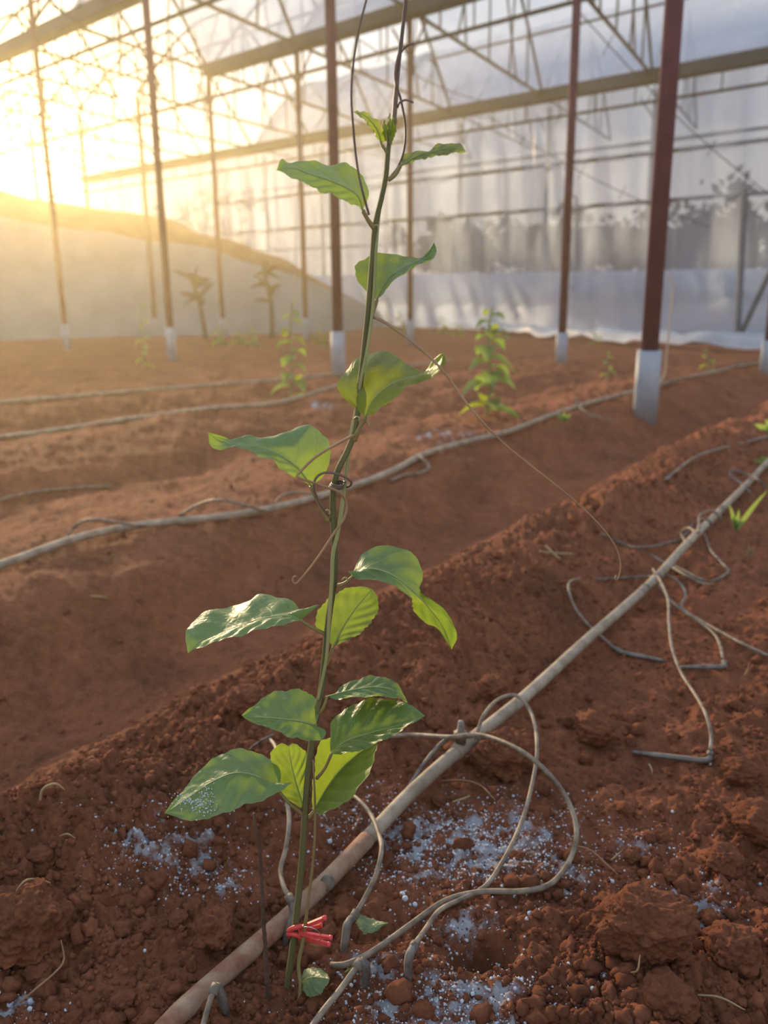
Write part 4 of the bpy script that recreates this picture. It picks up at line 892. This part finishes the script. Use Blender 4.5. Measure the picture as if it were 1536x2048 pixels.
young_plant(972, 832, 612, 20, .13, 'young vine with pale leaves standing before the white strip', 1, 12)
young_plant(580, 800, 605, 17, .115, 'hazy young vine standing left of the sleeved post behind the main vine', 2, 6)
young_plant(285, 735, 605, 12, .09, 'faint hazy young vine standing before the sheeted bank', 3, 0)
young_plant(1212, 760, 705, 7, .07, 'low young vine by the pipe between the two sleeved posts', 4, 8)
young_plant(1190, 690, 655, 6, .10, 'small green weed growing at the clear wall left of the thick post', 5)
young_plant(1415, 740, 700, 5, .08, 'small green weed growing at the clear wall right of the thick post', 6)
for k, (x, y) in enumerate(((775, 655), (800, 662), (885, 668), (915, 672), (640, 690), (1000, 680), (440, 690), (480, 688), (505, 692))):
    young_plant(x, y, y-random.uniform(22, 40), 7, .16, 'low leafy weed tuft at the foot of the bank and plastic strip', 10+k)['group'] = 'weeds at the edge of the bed'
# dead stalks on the bank
def stalk(px, py, tx, ty, Y, label, seed):
    rg = random.Random(seed); b = at_y(px, py, Y); t = at_y(tx, ty, Y); e = thing('dry_stalk', b, label, 'stalk')
    P_ = spline([b-[0, 0, .1], (b+t)/2+[.03, 0, 0], t], 20); part('stem', tube(P_, [.035, .028, .02], 8), 'bark', e)
    for k in range(14):
        f = .55+.45*rg.random(); p = P_[int(f*19)]; a = rg.random()*6.28
        blade(e, p, p+np.array([math.cos(a)*.28, math.sin(a)*.28, -.12+rg.random()*.4]), .06, .3, 'bark')
stalk(412, 672, 378, 545, 12.2, 'leaning dry stalk standing before the sheeted bank', 1)
stalk(545, 660, 528, 540, 12.6, 'dry bushy-topped stalk standing before the sheeted bank near the posts', 2)
# shrubs beyond the plastic
def shrub(px, py, top, Y, w, label, seed, n=900, group='shrubs beyond the plastic'):
    rg = np.random.default_rng(seed); b = at_y(px, py, Y); t = at_y(px, top, Y); h = t[2]-b[2]; e = thing('shrub', b, label, 'shrub', group)
    part('trunk', tube(spline([b-[0, 0, .3], b+[.05, 0, h*.4], b+[-.05, 0, h*.8]], 10), [.06, .04, .02], 7), 'bark', e)
    V, Fc = [], []
    cl = rg.normal(size=(14, 3))*np.array([w*.33, w*.33, h*.2])+np.array([0, 0, h*.60])
    for k in range(n):
        p = b+cl[rg.integers(14)]+rg.normal(size=3)*np.array([.16, .16, .13])*w*.55; d = rg.normal(size=3); d /= np.linalg.norm(d); x = np.cross(d, rg.normal(size=3)); x /= np.linalg.norm(x); L = .17*(.6+rg.random()); o = len(V)
        V += [p, p+d*L*.5+x*L*.28, p+d*L, p+d*L*.5-x*L*.28]; Fc.append((o, o+1, o+2, o+3))
    part('foliage', (V, Fc), 'shrub', e, False)
for k, (x, t, w) in enumerate(((900, 452, 1.6), (960, 440, 1.9), (1065, 438, 1.3), (1125, 470, 1.6), (1180, 428, 2.1), (1275, 432, 1.6), (1350, 470, 1.5), (1500, 450, 1.6))):
    shrub(x, 575, t, 19.5 if x < 1300 else 17, w, 'dark rounded shrub blurred behind the clear plastic wall', 40+k)
shrub(1415, 560, 375, 16.0, 2.0, 'taller leafy shrub rising behind the clear plastic near the right post', 45, 900)
shrub(390, 590, 350, 28, 2.4, 'hazy tree standing above the sheeted bank', 46, 500)
shrub(490, 590, 380, 30, 1.9, 'thin hazy tree beyond the bank near the posts', 47, 300)
# grey post and brace at the right of the clear wall
gb = gp(1474, 694); e = thing('wall_post', gb, 'blue-grey square post with slanting brace at the clear wall', 'post')
tp = at_y(1490, 378, gb[1])
part('post', box_along(gb-[0, 0, .1], tp, .05, .05), 'post_grey', e, False)
part('brace', box_along(gb+[0, 0, .05], at_y(1560, 500, gb[1]-.3), .04, .04), 'post_grey', e, False)
